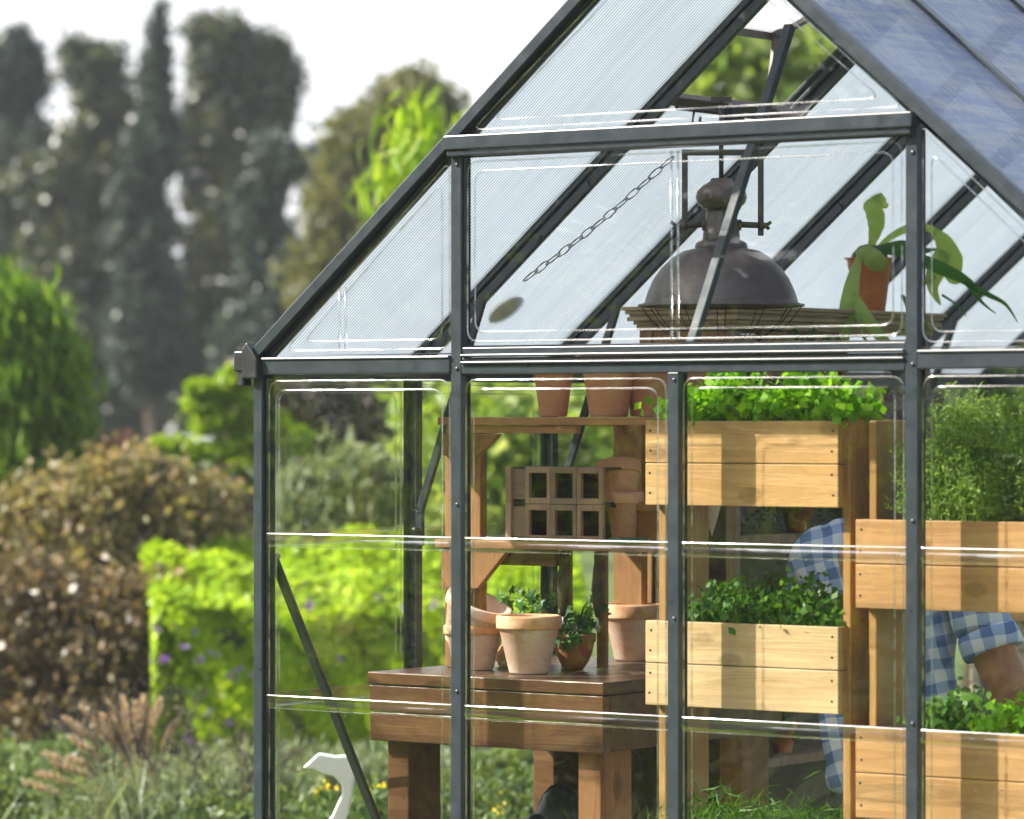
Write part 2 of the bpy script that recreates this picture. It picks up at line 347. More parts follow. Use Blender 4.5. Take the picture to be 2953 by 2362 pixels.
def pxblob(x, y, rx, ry, D, rd=None):
    k = D/F; return (P(x, y, D), (rx*k, (rd if rd is not None else rx*k*.9), ry*k))
def tree(name, label, cat, D, blobs, mat, base_px, clumps, per, cr, leaf, trunk_r=.12, group=None, limbs=10, aspect=.55, bark=BARK, axis=None, tilt=1., shell=.55, sat=0):
    bl = [pxblob(*b, D) if len(b) == 4 else pxblob(b[0], b[1], b[2], b[3], D+b[4]) for b in blobs]
    if sat:
        for c_, r_ in list(bl):
            for k in range(sat):
                a = RNG.uniform(0, 2*math.pi); q = RNG.uniform(.22, .42); bl.append((c_+RTV*math.cos(a)*r_[0]*1.02+UP*math.sin(a)*r_[2]*1.02, (r_[0]*q, r_[1]*q, r_[2]*q*RNG.uniform(.5, 1))))
    base = P(base_px, 1210, D); base.z = 0
    root = thing(name, base, label, cat, group)
    ob, cc = crown('crown', bl, clumps, per, cr, leaf, mat, root, aspect, axis, tilt, shell)
    top = max(bl, key=lambda b: b[0].z)[0]; t = MB()
    n = 7; pts = [base.lerp(top, i/(n-1))+Vector((math.sin(i*1.7)*trunk_r*.6, math.cos(i*2.1)*trunk_r*.6, 0)) for i in range(n)]
    pts[0] = base.copy(); t.tube(pts, [trunk_r*(1-.8*i/(n-1)) for i in range(n)], 8)
    for k in range(limbs):
        c = Vector(cc[RNG.integers(len(cc))]); f = min(.9, max(.15, (c.z*.75)/max(top.z, .1))); s0 = base.lerp(top, f)
        mid = s0.lerp(c, .5)+Vector((0, 0, .1*(c-s0).length)); t.tube([s0, mid, c], [trunk_r*.35, trunk_r*.22, trunk_r*.06], 5)
    t.build('trunk', bark, root); return root
m = MB(); N = 60
for i in range(N+1):
    for j in range(N+1):
        x = -220+440*i/N; y = -220+440*j/N; m.v.append((x, y, -.02))
for i in range(N):
    for j in range(N):
        a = i*(N+1)+j; m.f.append((a, a+N+1, a+N+2, a+1)); m.m.append(0); m.smooth.append(False)
tag(m.build('ground', GRASSG), kind='structure')
pv = MB(); pv.box((-.35, -.3, -.015), (2.8, 3.6, .012))
tag(pv.build('path', mat_plain('gravel_pad', (.22, .19, .15), .9, 0, .35, 40, .5, .01, .1)), kind='structure')
CHAINM = mat_plain('dull_grey_chain', (.24, .25, .26), .6, .1, .2, 20, .1, .001)
W = 2.48; LEN = 3.66; EZ = 1.65; SL = .8455; RZ = EZ+SL*W/2; MX = W/2; BZ = .02
GH = thing('greenhouse', (MX, 0, 0), 'dark grey framed greenhouse with clear wall panes and a fluted translucent gable roof', 'greenhouse')
def roofz(X): return EZ+SL*(X if X <= MX else W-X)
SLA = math.atan(SL); NL = Vector((-math.sin(SLA), 0, math.cos(SLA))); NR = Vector((math.sin(SLA), 0, math.cos(SLA)))
def stud(X, z0, z1, name='post', w=.029):
    m = MB(); m.box((X-w/2, -.012, z0), (X+w/2, .006, z1)); m.box((X-.0035, .006, z0), (X+.0035, .034, z1)); m.box((X-w*.3, .034, z0), (X+w*.3, .037, z1))
    return m.build(name, FRAME, GH, bev=.0025)
# front gable
stud(.615, BZ, 2.134, 'gable_post'); stud(1.845, BZ, 2.134, 'gable_post'); stud(1.226, BZ, 1.607, 'mullion')
for X in (.012, W-.012):
    s = 1 if X < 1 else -1
    m = MB(); m.box((X-.013, -.012, BZ), (X+.013, .010, EZ)); m.box((X-.013*s-.002, .010, BZ), (X-.013*s+.006, .045, EZ)); m.box((X+s*.016, .012, BZ), (X+s*.034, .016, EZ-.03))
    m.build('corner_post', FRAME, GH, bev=.003)
# cross bar above the doors, eave bars
m = MB(); m.box((.595, -.036, 2.134), (1.858, .004, 2.168)); m.box((.600, -.03, 2.119), (1.852, .004, 2.132)); m.build('crossbar', FRAME, GH, bev=.003)
for a, b in ((.026, .600), (1.861, W-.026)):
    m = MB(); m.box((a, -.016, 1.609), (b, .006, 1.648)); m.box((a, -.020, 1.644), (b, .006, 1.652)); m.build('eave_beam', FRAME, GH, bev=.004)
m = MB(); A, B = .631, 1.829
m.box((A, -.012, 1.607), (B, .006, 1.630)); m.box((A, -.019, 1.630), (B, .006, 1.637)); m.box((A, -.010, 1.638), (B, .006, 1.646)); m.box((A, -.019, 1.647), (B, .006, 1.654)); m.box((A, -.009, 1.655), (B, .006, 1.670))
m.build('door_head_beam', FRAME, GH, bev=.0025)
# gable rafters front and back, inner rafters, ridge, eaves, gutters
def rafter(Y, side, w=.034, h=.030, name='rafter', off=0.0, x0=-.01):
    X0, X1 = (x0, MX) if side > 0 else (W-x0, MX)
    n = NL if side > 0 else NR
    z0 = EZ+SL*(x0); p0 = Vector((X0, Y, z0))+n*off; p1 = Vector((X1, Y, RZ))+n*off
    if w > .03:
        dY = Vector((0, .016 if Y < 1 else -.016, 0)); m = MB(); m.beam(p0+n*.004, p1+n*.004, w, .026, up=n); m.beam(p0-n*.0155+dY, p1-n*.0155+dY, .006, .012, up=n); m.beam(p0-n*.023+dY, p1-n*.023+dY, .022, .003, up=n); m.tube([p0+n*.015-Vector((0, .012, 0)), p1+n*.015-Vector((0, .012, 0))], .005, 10); return m.build(name, FRAME, GH, bev=.003)
    m = MB(); m.beam(p0, p1, w, h, up=n); m.beam(p0-n*(h*.5+.012), p1-n*(h*.5+.012), .008, .024, up=n); m.beam(p0-n*(h*.5+.0265), p1-n*(h*.5+.0265), w*.7, .005, up=n)
    return m.build(name, FRAME, GH, bev=.003)
for sd in (1, -1):
    rafter(-.002, sd, .036, .030, 'gable_rafter'); rafter(LEN, sd, .036, .030, 'gable_rafter')
    for k in range(1, 6):
        rafter(.61*k, sd, .026, .012, 'rafter', -.012, .01)
        n_ = NL if sd > 0 else NR; m = MB(); p0 = Vector((0 if sd > 0 else W, .61*k, EZ))+n_*.008; p1 = Vector((MX, .61*k, RZ))+n_*.008; m.beam(p0, p1, .034, .010, up=n_); m.build('glazing_bar', FRAME, GH, bev=.002)
m = MB(); m.beam((MX, -.02, RZ+.012), (MX, LEN+.02, RZ+.012), .08, .04); m.build('ridge_beam', FRAME, GH, bev=.006)
for X, s in ((-.012, -1), (W+.012, 1)):
    m = MB(); xa, xb = X, X+s*.045
    m.box((X-.004, .012, 1.600), (X+.004, LEN, 1.655)); m.box((X+s*.004, .012, 1.600), (X+s*.05, LEN, 1.606)); m.box((X+s*.048, .012, 1.600), (X+s*.054, LEN, 1.645))
    m.build('gutter', FRAME, GH, bev=.002)
    # moulded gutter end cap with downspout stub
    m = MB(); c = X-s*.020
    m.prism([(c+s*.030, -.034, 1.672), (c+s*.014, -.034, 1.690), (c-s*.004, -.034, 1.668), (c-s*.018, -.034, 1.648), (c-s*.018, -.034, 1.600), (c+s*.030, -.034, 1.600)][::s], (0, .030, 0))
    m.box((c+s*.022, -.030, 1.618), (c+s*.058, .02, 1.668)); m.box((c+s*.030, -.026, 1.582), (c+s*.050, .008, 1.620))
    m.build('gutter_end_cap', CAPM, GH, bev=.004)
for k in range(1, 6):
    for X, s in ((.004, 1), (W-.004, -1)):
        m = MB(); Y = .61*k; m.box((X-.004*s, Y-.017, BZ), (X+.004*s, Y+.017, 1.60)); m.box((X+.004*s, Y-.003, BZ), (X+.030*s, Y+.003, 1.60)); m.box((X+.030*s, Y-.014, BZ), (X+.034*s, Y+.014, 1.60))
        m.build('wall_stud', FRAME, GH, bev=.002)
for X in (.02, W-.02):
    m = MB(); m.box((X-.015, .01, 1.600), (X+.015, LEN, 1.640)); m.build('eave_rail', FRAME, GH, bev=.003)
m = MB(); m.box((.0, -.02, 0), (W, .03, BZ)); m.box((0, LEN-.03, 0), (W, LEN+.02, BZ)); m.box((-.01, .031, 0), (.04, LEN-.031, BZ)); m.box((W-.04, .031, 0), (W+.01, LEN-.031, BZ)); m.build('base_frame', FRAME, GH, bev=.002)
for X in (.012, W-.012, .615, MX, 1.845):
    m = MB(); m.box((X-.014, LEN-.01, BZ), (X+.014, LEN+.012, roofz(X)-.02)); m.build('back_post', FRAME, GH, bev=.002)
m = MB(); m.box((.03, LEN-.008, 1.605), (W-.03, LEN+.014, 1.65)); m.build('back_beam', FRAME, GH, bev=.003)
# roof struts and braces
def strut(pts, name='strut', w=.022, h=.014, mat=FRAME):
    m = MB()
    for a, b in zip(pts, pts[1:]): m.beam(a, b, w, h, up=(0, 1, 0))
    for p in pts[1:-1]: m.beam(Vector(p)-Vector((.006, 0, .006)), Vector(p)+Vector((.006, 0, .006)), w, h, up=(0, 1, 0))
    return m.build(name, mat, GH, bev=.003)
for k in range(1, 6):
    Y = .61*k
    a = aX(1205, 1473, .045); z1 = a.z
    strut([(.045, Y-.006, z1-.09), (.045, Y-.006, z1), (.245, Y-.006, roofz(.245)-.05), (.245+.33, Y-.006, roofz(.575)-.05)])
    strut([(W-.045, Y-.006, z1-.09), (W-.045, Y-.006, z1), (W-.245, Y-.006, roofz(.245)-.05), (W-.575, Y-.006, roofz(.575)-.05)])
    for (bx, bz) in ((.040, z1-.05), (.43, roofz(.43)-.06)):
        m = MB(); m.lathe([(0, .012), (.006, .012), (.009, .006), (.009, 0)], (bx, Y-.016, bz), 10, Matrix.Rotation(math.radians(90), 3, 'X')); m.build('bolt', FRAME, GH)
strut([(MX, .045, 1.672), (MX, .47, 2.43)], 'ridge_brace', .024, .020, GALV)
strut([(.030, .028, 1.160), (.030, .455, .46)], 'corner_brace', .026, .012)
m = MB(); m.lathe([(0, .01), (.006, .01), (.008, .005), (.008, 0)], (.036, .030, 1.165), 8, Matrix.Rotation(math.radians(90), 3, 'Y')); m.build('bolt', BOLT, GH)
# --- panes: clear sheets with moulded beads and two horizontal ribs
def bead_path(pts, inset, r):
    """closed polygon (u,w) inset and corner rounded -> list of (u,w)"""
    n = len(pts); c = [Vector(p) for p in pts]; area = sum(c[i].x*c[(i+1) % n].y-c[(i+1) % n].x*c[i].y for i in range(n)); sg = 1 if area > 0 else -1
    off = []
    for i in range(n):
        p0, p1, p2 = c[i-1], c[i], c[(i+1) % n]; d1 = (p1-p0).normalized(); d2 = (p2-p1).normalized()
        n1 = Vector((-d1.y, d1.x))*sg; n2 = Vector((-d2.y, d2.x))*sg; bis = (n1+n2).normalized(); off.append(p1+bis*inset/max(.35, bis.dot(n1)))
    out = []
    for i in range(n):
        p0, p1, p2 = off[i-1], off[i], off[(i+1) % n]; rr = min(r, (p1-p0).length*.3, (p2-p1).length*.3)
        a = p1+(p0-p1).normalized()*rr; b = p1+(p2-p1).normalized()*rr
        for k in range(5):
            t = k/4; out.append(a*(1-t)**2+p1*2*t*(1-t)+b*t*t)
    return out
def pane(poly, mp, mat=PANE, ribs=(), outw=Vector((0, -1, 0)), name='wall_pane', bead=True, seams=()):
    """poly in (u,w); mp(u,w)->world"""
    m = MB(); m.add([mp(*p) for p in poly], [tuple(range(len(poly)))]); ob = m.build(name, mat, GH)
    if bead:
        m = MB()
        for ins in (.012, .034):
            pth = bead_path(poly, ins, .03); m.tube([Vector(mp(p.x, p.y))+outw*.0005 for p in pth], .0026, 6, closed=True)
        for u, w0, w1 in seams:
            for du in (-.009, .009): m.tube([Vector(mp(u+du, w0))+outw*.001, Vector(mp(u+du, w1))+outw*.001], .0035, 6)
        m.build('moulded_edge', BEAD, ob)
    m = MB(); m.tube([Vector(mp(*p))-outw*.001 for p in poly], .0024, 4, closed=True); m.build('rubber_seal', CAPM, ob)
    u0 = min(p[0] for p in poly)+.004; u1 = max(p[0] for p in poly)-.004
    for z in ribs:
        prof = [(.0, .034), (.0045, .031), (.002, .026), (.003, .021), (.010, .005), (.009, .001), (0, -.001)]
        m = MB(); vs = []
        for uu, sc in ((u0, .25), (u0+.016, 1), (u1-.016, 1), (u1, .25)):
            for o_, dz in prof: vs.append(Vector(mp(uu, z+dz))+outw*(o_*sc+.001))
        n = len(prof); fs = [(i*n+k, i*n+k+1, (i+1)*n+k+1, (i+1)*n+k) for i in range(3) for k in range(n-1)]
        m.add(vs, fs, 0, True); m.build('moulded_rib', RIB, ob)
    return ob
FR = lambda u, w: (u, -.003, w)
RIBZ = (1.190, .795, .400)
e = .010
for a, b in ((.03, .603), (.627, 1.214), (1.238, 1.833), (1.857, W-.03)): pane([(a, BZ+.01), (b, BZ+.01), (b, 1.606), (a, 1.606)], FR, ribs=RIBZ)
pane([(.06, 1.656), (.603, 1.656), (.603, roofz(.603)-.022)], FR, seams=((.27, 1.67, 1.82), ))
pane([(.631, 1.672), (1.829, 1.672), (1.829, 2.118), (.631, 2.118)], FR, seams=((1.226, 1.68, 2.11), ))
pane([(.625, 2.170), (W-.625, 2.170), (MX, RZ-.030)], FR)
pane([(1.857, 1.656), (W-.06, 1.656), (1.857, roofz(1.857)-.022)], FR)
BK = lambda u, w: (u, LEN+.003, w)
for a, b in ((.03, .603), (.627, 1.214), (1.238, 1.833), (1.857, W-.03)): pane([(a, BZ+.01), (b, BZ+.01), (b, 1.606), (a, 1.606)], BK, PANE_SIDE, ribs=RIBZ, outw=Vector((0, 1, 0)), name='back_pane')
pane([(.05, 1.656), (W-.05, 1.656), (MX, RZ-.030)], BK, PANE_SIDE, outw=Vector((0, 1, 0)), name='back_pane')
for k in range(6):
    a, b = .61*k+.018, .61*(k+1)-.018
    if k == 0: a = .05
    pane([(a, BZ+.01), (b, BZ+.01), (b, 1.602), (a, 1.602)], lambda u, w: (.002, u, w), PANE_SIDE, ribs=RIBZ, outw=Vector((-1, 0, 0)), name='side_pane')
    pane([(a, BZ+.01), (b, BZ+.01), (b, 1.602), (a, 1.602)], lambda u, w: (W-.002, u, w), PANE_SIDE, ribs=RIBZ, outw=Vector((1, 0, 0)), name='side_pane')
# roof sheets; the bay with the open vent stops short
VX = .775
for k in range(6):
    a, b = .61*k+.012, .61*(k+1)-.012
    if k == 0: a = .012
    x1 = VX if k == 1 else MX-.02
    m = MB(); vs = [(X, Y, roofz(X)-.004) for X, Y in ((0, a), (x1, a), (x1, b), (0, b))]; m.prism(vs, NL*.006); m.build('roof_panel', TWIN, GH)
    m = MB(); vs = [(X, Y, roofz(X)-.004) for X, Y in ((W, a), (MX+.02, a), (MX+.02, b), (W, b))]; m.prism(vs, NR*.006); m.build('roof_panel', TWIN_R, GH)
# roof vent: lower trim, raised flap with frame, opener
m = MB(); z = roofz(VX)-.012
m.beam((VX, .625, z), (VX, 1.208, z), .03, .02, up=NL); m.build('vent_sill', IRON, GH, bev=.003)
fx, fz = .752, 2.492; hinge = Vector((MX-.03, 0, RZ-.005)); low = Vector((fx, 0, fz)); dd = (hinge-low); fn = dd.cross(Vector((0, 1, 0))).normalized()
m = MB(); m.prism([low+Vector((0, .66, 0)), hinge+Vector((0, .66, 0)), hinge+Vector((0, 1.175, 0)), low+Vector((0, 1.175, 0))], fn*.006)
flap = m.build('roof_vent', mat_twin('vent_sheet', (.86, .87, .88), (.9, .9, .9), .05, .03), GH)
m = MB(); m.beam(low+Vector((0, .628, 0)), low+Vector((0, 1.205, 0)), .022, .024, up=(0, 0, 1))
for Y in (.64, 1.195): m.beam(low+Vector((0, Y, 0)), hinge+Vector((0, Y, 0)), .02, .02, up=(0, 0, 1))
m.build('vent_frame', IRON, flap, bev=.003)
m = MB(); m.lathe([(0, -.012), (.022, -.012), (.022, .010), (.012, .014), (0, .014)], aY(2237, 95, 1.17), 20, Matrix.Rotation(math.radians(90), 3, 'X')); m.build('vent_hinge_knob', IRON, flap, bev=.002)
m = MB(); k0 = aY(2237, 110, 1.16); k1 = Vector((VX+.01, 1.10, roofz(VX)-.03)); m.beam(k0, k1, .012, .02, up=(0, 1, 0)); m.build('vent_opener_arm', IRON, GH, bev=.002)
m = MB(); k0 = Vector((VX+.02, .66, roofz(VX)-.035)); k1 = Vector((VX+.02, 1.15, roofz(VX)-.035)); m.tube([k0, k1], .006, 8)
m.box((VX-.01, .90, roofz(VX)-.06), (VX+.03, .96, roofz(VX)-.01)); m.tube([(VX+.02, .74, roofz(VX)-.04), (VX+.02, .73, roofz(VX)-.075), (VX+.02, .76, roofz(VX)-.085), (VX+.02, .77, roofz(VX)-.05)], .004, 6); m.build('vent_opener', IRON_D, GH, bev=.002)
# chain and float lying on the outside of the roof sheet
c0 = Vector((.625, .886, 2.179))-NL*.012; c1 = Vector((.262, .749, EZ+SL*.262))-NL*.012
ch = thing('roof_chain', c1, 'thin grey chain slung slantwise under the left roof sheet', 'chain')
nl = 13
for i in range(nl):
    t = (i+.5)/nl; p = c0.lerp(c1, t)-NL*.004-Vector((0, 0, .012*math.sin(math.pi*t))); d = (c1-c0).normalized(); s_ = d.cross(NL).normalized(); L = (c1-c0).length/nl*.62
    fl = s_ if i % 2 == 0 else (s_*.35+NL*.9).normalized(); m = MB()
    pts = [p+d*math.cos(a)*L+fl*math.sin(a)*.010 for a in [2*math.pi*k/14 for k in range(14)]]; m.tube(pts, .0018, 6, closed=True); m.build('link', CHAINM, ch)
fc = Vector((.160, .815, EZ+SL*.160))+NL*.012
m = MB(); m.lathe([(0, .008), (.050, .007), (.053, 0), (.050, -.007), (0, -.008)], fc, 32, Vector((0, 0, 1)).rotation_difference(NL).to_matrix())
tag(m.build('round_float', mat_leaf('pale_float', (.34, .35, .52), (.36, .37, .54), None, .8)), 'pale round disc seen blurred through the left roof sheet below the chain', 'disc')

for X, Z in ((.615, 1.62), (.615, 2.10), (1.845, 1.62), (1.845, 2.08), (1.226, 1.590), (.615, 1.30), (1.845, 1.28), (.615, .86), (1.845, .84), (1.226, 1.05)):
    m = MB(); m.lathe([(0, -.0032), (.0035, -.003), (.0048, -.0015), (.005, 0)], (X+.004, -.0122, Z), 10, Matrix.Rotation(math.radians(-90), 3, 'X')); m.build('screw', FRAME, GH)
PINE_O = mat_wood('orange_pine', (.58, .34, .15), (.42, .21, .07), 0)
# ---------------------------------------------------------------- pots
def pot_parts(root, c, r, h, rimh, mat, rim=None, M=None, taper=.66, flange=.10, soil=True, rimmat=None):
    """clay pot: r = rim outer radius, c = base centre"""
    c = Vector(c); rb = r*taper; ri = r/(1+flange); z1 = h-rimh; rt = rb+(ri-rb)*1.0; th = .006
    m = MB(); m.lathe([(0, 0), (rb*.93, 0), (rb, .004), (rt, z1), (rt+.001, z1+.001)], c, 44, M)
    m.lathe([(ri-th, h-.004), (ri-th*1.2, z1), (rb-th, .012), (0, .010)], c, 44, M); b = m.build('body', mat, root)
    m = MB(); m.lathe([(rt-.001, z1), (r*.985, z1-.001), (r*.992, z1+.004), (r, h-.006), (r-.002, h-.001), (r-.006, h), (ri-th, h-.001), (ri-th, h-.02)], c, 44, M); m.build('rim', rimmat or mat, root)
    if soil:
        m = MB(); m.lathe([(0, h*.80), (ri-th-.001, h*.80)], c, 24, M); m.build('soil', SOIL, root)
def pot(c, r, h, rimh, mat, label, M=None, group=None, name='clay_pot', **kw):
    t = thing(name, c, label, 'plant pot', group); pot_parts(t, c, r, h, rimh, mat, M=M, **kw); return t
BT = .867
bx0, bx1, by0, by1 = .072, .790, .352, 1.19
# ---------------------------------------------------------------- work bench (runs back along the left wall)
bench = thing('workbench', (.43, .75, 0), 'heavy brown wooden workbench standing behind the left panes with pots on its dark top', 'workbench')
m = MB()
for i in range(4):
    a = bx0+(bx1-bx0)*i/4+.001; b = bx0+(bx1-bx0)*(i+1)/4-.001; m.box((a, by0+.0285, BT-.030), (b, by1, BT))
m.build('bench_top', BENCHT, bench, bev=.002); m = MB(); m.box((bx0, by0-.004, BT-.030), (bx1, by0+.028, BT+.0004)); m.build('front_edging', BENCHW, bench, bev=.003)
m = MB(); m.box((bx0+.003, by0, BT-.098), (bx1-.003, by0+.03, BT-.032)); m.box((bx0+.004, by0+.001, BT-.172), (bx1-.004, by0+.03, BT-.100)); m.build('front_apron', BENCHW, bench, bev=.003)
for X in (bx0+.004, bx1-.034):
    m = MB(); m.box((X, by0+.033, BT-.17), (X+.03, by1-.02, BT-.033)); m.build('side_apron', BENCHW, bench, bev=.003)
for X in (bx0+.035, bx1-.100):
    for Y in (by0+.034, by1-.17):
        m = MB(); m.box((X, Y, 0), (X+.066, Y+.135, BT-.033)); m.build('leg', SHELFV if X > .4 else BENCHW, bench, bev=.003)
m = MB(); m.box((bx0+.04, by1-.06, .1), (bx1-.04, by1-.03, BT-.1)); m.build('back_board', DARKW, bench)
m = MB(); p = aY(1245, 2190, by0+.01)
# shelf frame standing on the bench
Yf = .60; sf = thing('bench_shelf', (.43, Yf+.1, BT), 'two tier cedar shelf with diagonal corner brackets standing on the workbench', 'shelf')
def fz(y, x=1500): return aY(x, y, Yf).z
def fX(x): return aY(x, 1500, Yf).x
XU0, XU1 = fX(1283), fX(1385); XV0, XV1 = fX(1768), fX(1850); TZ = fz(1203); MZ = fz(1560)
m = MB(); m.box((XU0, Yf, BT+.001), (XU1, Yf+.03, TZ-.001)); m.build('upright', SHELFV, sf, bev=.002)
xa_, xb_ = aY(1768, 1600, 1.14).x, aY(1850, 1600, 1.14).x; m = MB(); m.box((xa_, 1.14, BT+.001), (xb_, 1.17, TZ-.02)); m.build('upright', SHELFV, sf, bev=.002)
m = MB(); m.box((XU0, Yf-.02, TZ), (fX(1666), Yf+.17, TZ+.0005+.0)) if False else None
m.box((XU0-.002, Yf-.03, TZ-.020), (fX(1930), Yf+.2, TZ)); m.build('top_board', SHELFW, sf, bev=.002)
m = MB(); m.box((fX(1300), Yf-.022, TZ-.041), (fX(1675), Yf-.002, TZ-.021)); m.build('top_batten', SHELFW, sf, bev=.002)
m = MB(); m.box((XU0-.01, Yf-.03, MZ-.020), (fX(1905), Yf+.2, MZ)); m.build('middle_board', SHELFW, sf, bev=.002)
m = MB(); m.box((XU1+.001, Yf+.002, MZ-.062), (fX(1600), Yf+.022, MZ-.021)); m.build('middle_apron', BENCHW, sf, bev=.002)
m = MB(); y0 = Yf-.0215
m.prism([(XU0+.004, y0, TZ-.0425), (fX(1450), y0, TZ-.0425), (fX(1445), y0, TZ-.05), (XU1+.008, y0, fz(1315)), (XU0+.004, y0, fz(1315))], (0, .02, 0)); m.build('bracket', SHELFV, sf, bev=.002)
m = MB(); m.prism([(XU0+.004, y0, MZ-.021), (fX(1480), y0, MZ-.021), (XU1+.006, y0, fz(1700)), (XU0+.004, y0, fz(1705))], (0, .02, 0)); m.build('bracket', SHELFV, sf, bev=.002)
for xx in (1617, 1720):
    m = MB(); m.box((aY(xx, 1600, Yf+.165).x, Yf+.165, BT+.001), (aY(xx+26, 1600, Yf+.165).x, Yf+.18, MZ-.021)); m.build('slat', SHELFV, sf, bev=.002)
m = MB(); m.box((xa_+.01, Yf+.2005, TZ-.022), (xa_+.04, 1.139, TZ-.002)); m.box((xa_+.01, Yf+.2005, MZ-.020), (xa_+.04, 1.139, MZ-.001)); m.build('side_rail', SHELFV, sf, bev=.002)
# hand tools hanging in front of the slats
for i, (xx, lab) in enumerate(((1604, 'dark wooden tool handle hanging in front of the left slat above the ivy'), (1704, 'dark wooden tool handle hanging in front of the right slat above the ivy'))):
    X = fX(xx); tr = thing('hand_tool', (X, Yf+.02, MZ-.19), lab, 'hand tool', 'hand tools hanging from the middle shelf')
    m = MB(); m.lathe([(0, 0), (.006, .004), (.0125, .03), (.0155, .07), (.013, .11), (.009, .14), (.010, .165), (0, .168)], (X, Yf+.03, MZ-.190), 16); m.build('handle', DARKW, tr)
    m = MB(); m.tube([(X, Yf+.03, MZ-.185), (X, Yf+.03, MZ-.205), (X+.004, Yf+.03, MZ-.225)], .003, 8); m.tube([(X+.006*math.cos(a), Yf+.03, MZ-.215+.008*math.sin(a)) for a in [k*math.pi/5 for k in range(10)]], .0018, 6, closed=True); m.build('ring', BOLT, tr)
# pots on the top shelf
def pot_on(px, ybase, Y, rpx, hz, mat, label, group=None, **kw):
    b = aY(px, ybase, Y); D = (b.xy-Vector((XC, YC))).dot(Vector(FW)); r = rpx*D/F
    return pot(b, r, hz, kw.pop('rimh', hz*.2), mat, label, group=group, **kw)
TG = 'terracotta pots standing on the top shelf'
for px, rp, yy, h, lab in ((1596, 62, Yf+.03, .135, 'small plain terracotta pot, leftmost on the top cedar shelf'), (1755, 86, Yf+.03, .165, 'large plain terracotta pot in the middle of the top cedar shelf'), (1872, 84, Yf+.12, .17, 'terracotta pot at the right end of the top shelf, half behind its neighbour')):
    c = aY(px, 1203, yy); c.z = TZ+.001; D = (c.xy-Vector((XC, YC))).dot(Vector(FW)); pot(c, rp*D/F, h, h*.2, TERRA, lab, group=TG, taper=.64, soil=False)
# drawer boxes
def seedbox(z, lab, mat):
    X0, X1 = fX(1465), fX(1746); Y0 = Yf-.012; H = .0925; D_ = .12; t = thing('seed_box', ((X0+X1)/2, Y0+.06, z), lab, 'wooden box', 'small wooden boxes stacked on the middle shelf')
    m = MB(); m.box((X0, Y0+.012, z), (X1, Y0+D_, z+.006)); m.box((X0, Y0+.012, z+H-.006), (X1, Y0+D_, z+H)); m.box((X0, Y0+D_, z), (X1, Y0+D_+.006, z+H)); m.box((X0, Y0+.012, z+.0061), (X0+.006, Y0+D_, z+H-.0061)); m.build('case', DARKW, t)
    a = X0; m = MB(); m.box((a, Y0, z), (a+.017, Y0+.012, z+H)); m.build('end_stile', GREYW2, t, bev=.001)
    m = MB(); m.box((a+.0175, Y0+.008, z+.010), (a+.060, Y0+.016, z+H-.006)); m.build('back_slip', GREYW, t, bev=.001)
    a = X0+.061; wd = (X1-a)/3
    for k in range(3):
        x0 = a+k*wd+.0006; x1 = a+(k+1)*wd-.0006; m = MB(); f_ = .012
        m.prism([(x0, Y0, z), (x1, Y0, z), (x1-f_, Y0, z+f_+.003), (x0+f_, Y0, z+f_+.003)], (0, .012, 0)); m.prism([(x0, Y0, z+H), (x0+f_, Y0, z+H-f_-.003), (x1-f_, Y0, z+H-f_-.003), (x1, Y0, z+H)], (0, .012, 0))
        m.prism([(x0, Y0, z), (x0+f_, Y0, z+f_+.003), (x0+f_, Y0, z+H-f_-.003), (x0, Y0, z+H)], (0, .012, 0)); m.prism([(x1, Y0, z), (x1, Y0, z+H), (x1-f_, Y0, z+H-f_-.003), (x1-f_, Y0, z+f_+.003)], (0, .012, 0))
        m.build('window_frame', GREYW if (k % 2) else GREYW2, t, bev=.0012)
seedbox(MZ+.0008, 'lower of the two stacked wooden boxes with three dark square openings', GREYW)
seedbox(MZ+.0945, 'upper of the two stacked wooden boxes with three dark square openings', GREYW)
# stacked leaning pots
c = aY(1800, 1545, Yf+.09); c.z = MZ+.001
pot(c, .050, .125, .030, TERRA, 'upright terracotta pot beside the wooden boxes, holding a tilted pot', soil=False, taper=.62)
M = Matrix.Rotation(math.radians(-14), 3, 'Y') @ Matrix.Rotation(math.radians(-12), 3, 'X')
c2 = c+Vector((-.008, .0, .072)); pot(c2, .0585, .13, .032, TERRA, 'tilted terracotta pot nested in the upright pot beside the wooden boxes', M=M, soil=False, taper=.62)
c = aY(1868, 1548, Yf+.13); c.z = MZ+.001; pot(c, .05, .10, .025, TERRA_D, 'dark brown terracotta pot half hidden at the right end of the middle shelf', soil=False)
c = aY(1815, 1558, Yf-.0); c.z = MZ+.001; m = MB(); m.lathe([(0, 0), (.040, 0), (.050, .007), (.051, .012), (.046, .012), (.038, .006), (0, .005)], c, 30)
tag(m.build('saucer', GREENP), 'shiny dark green plastic saucer lying at the foot of the stacked pots', 'saucer')
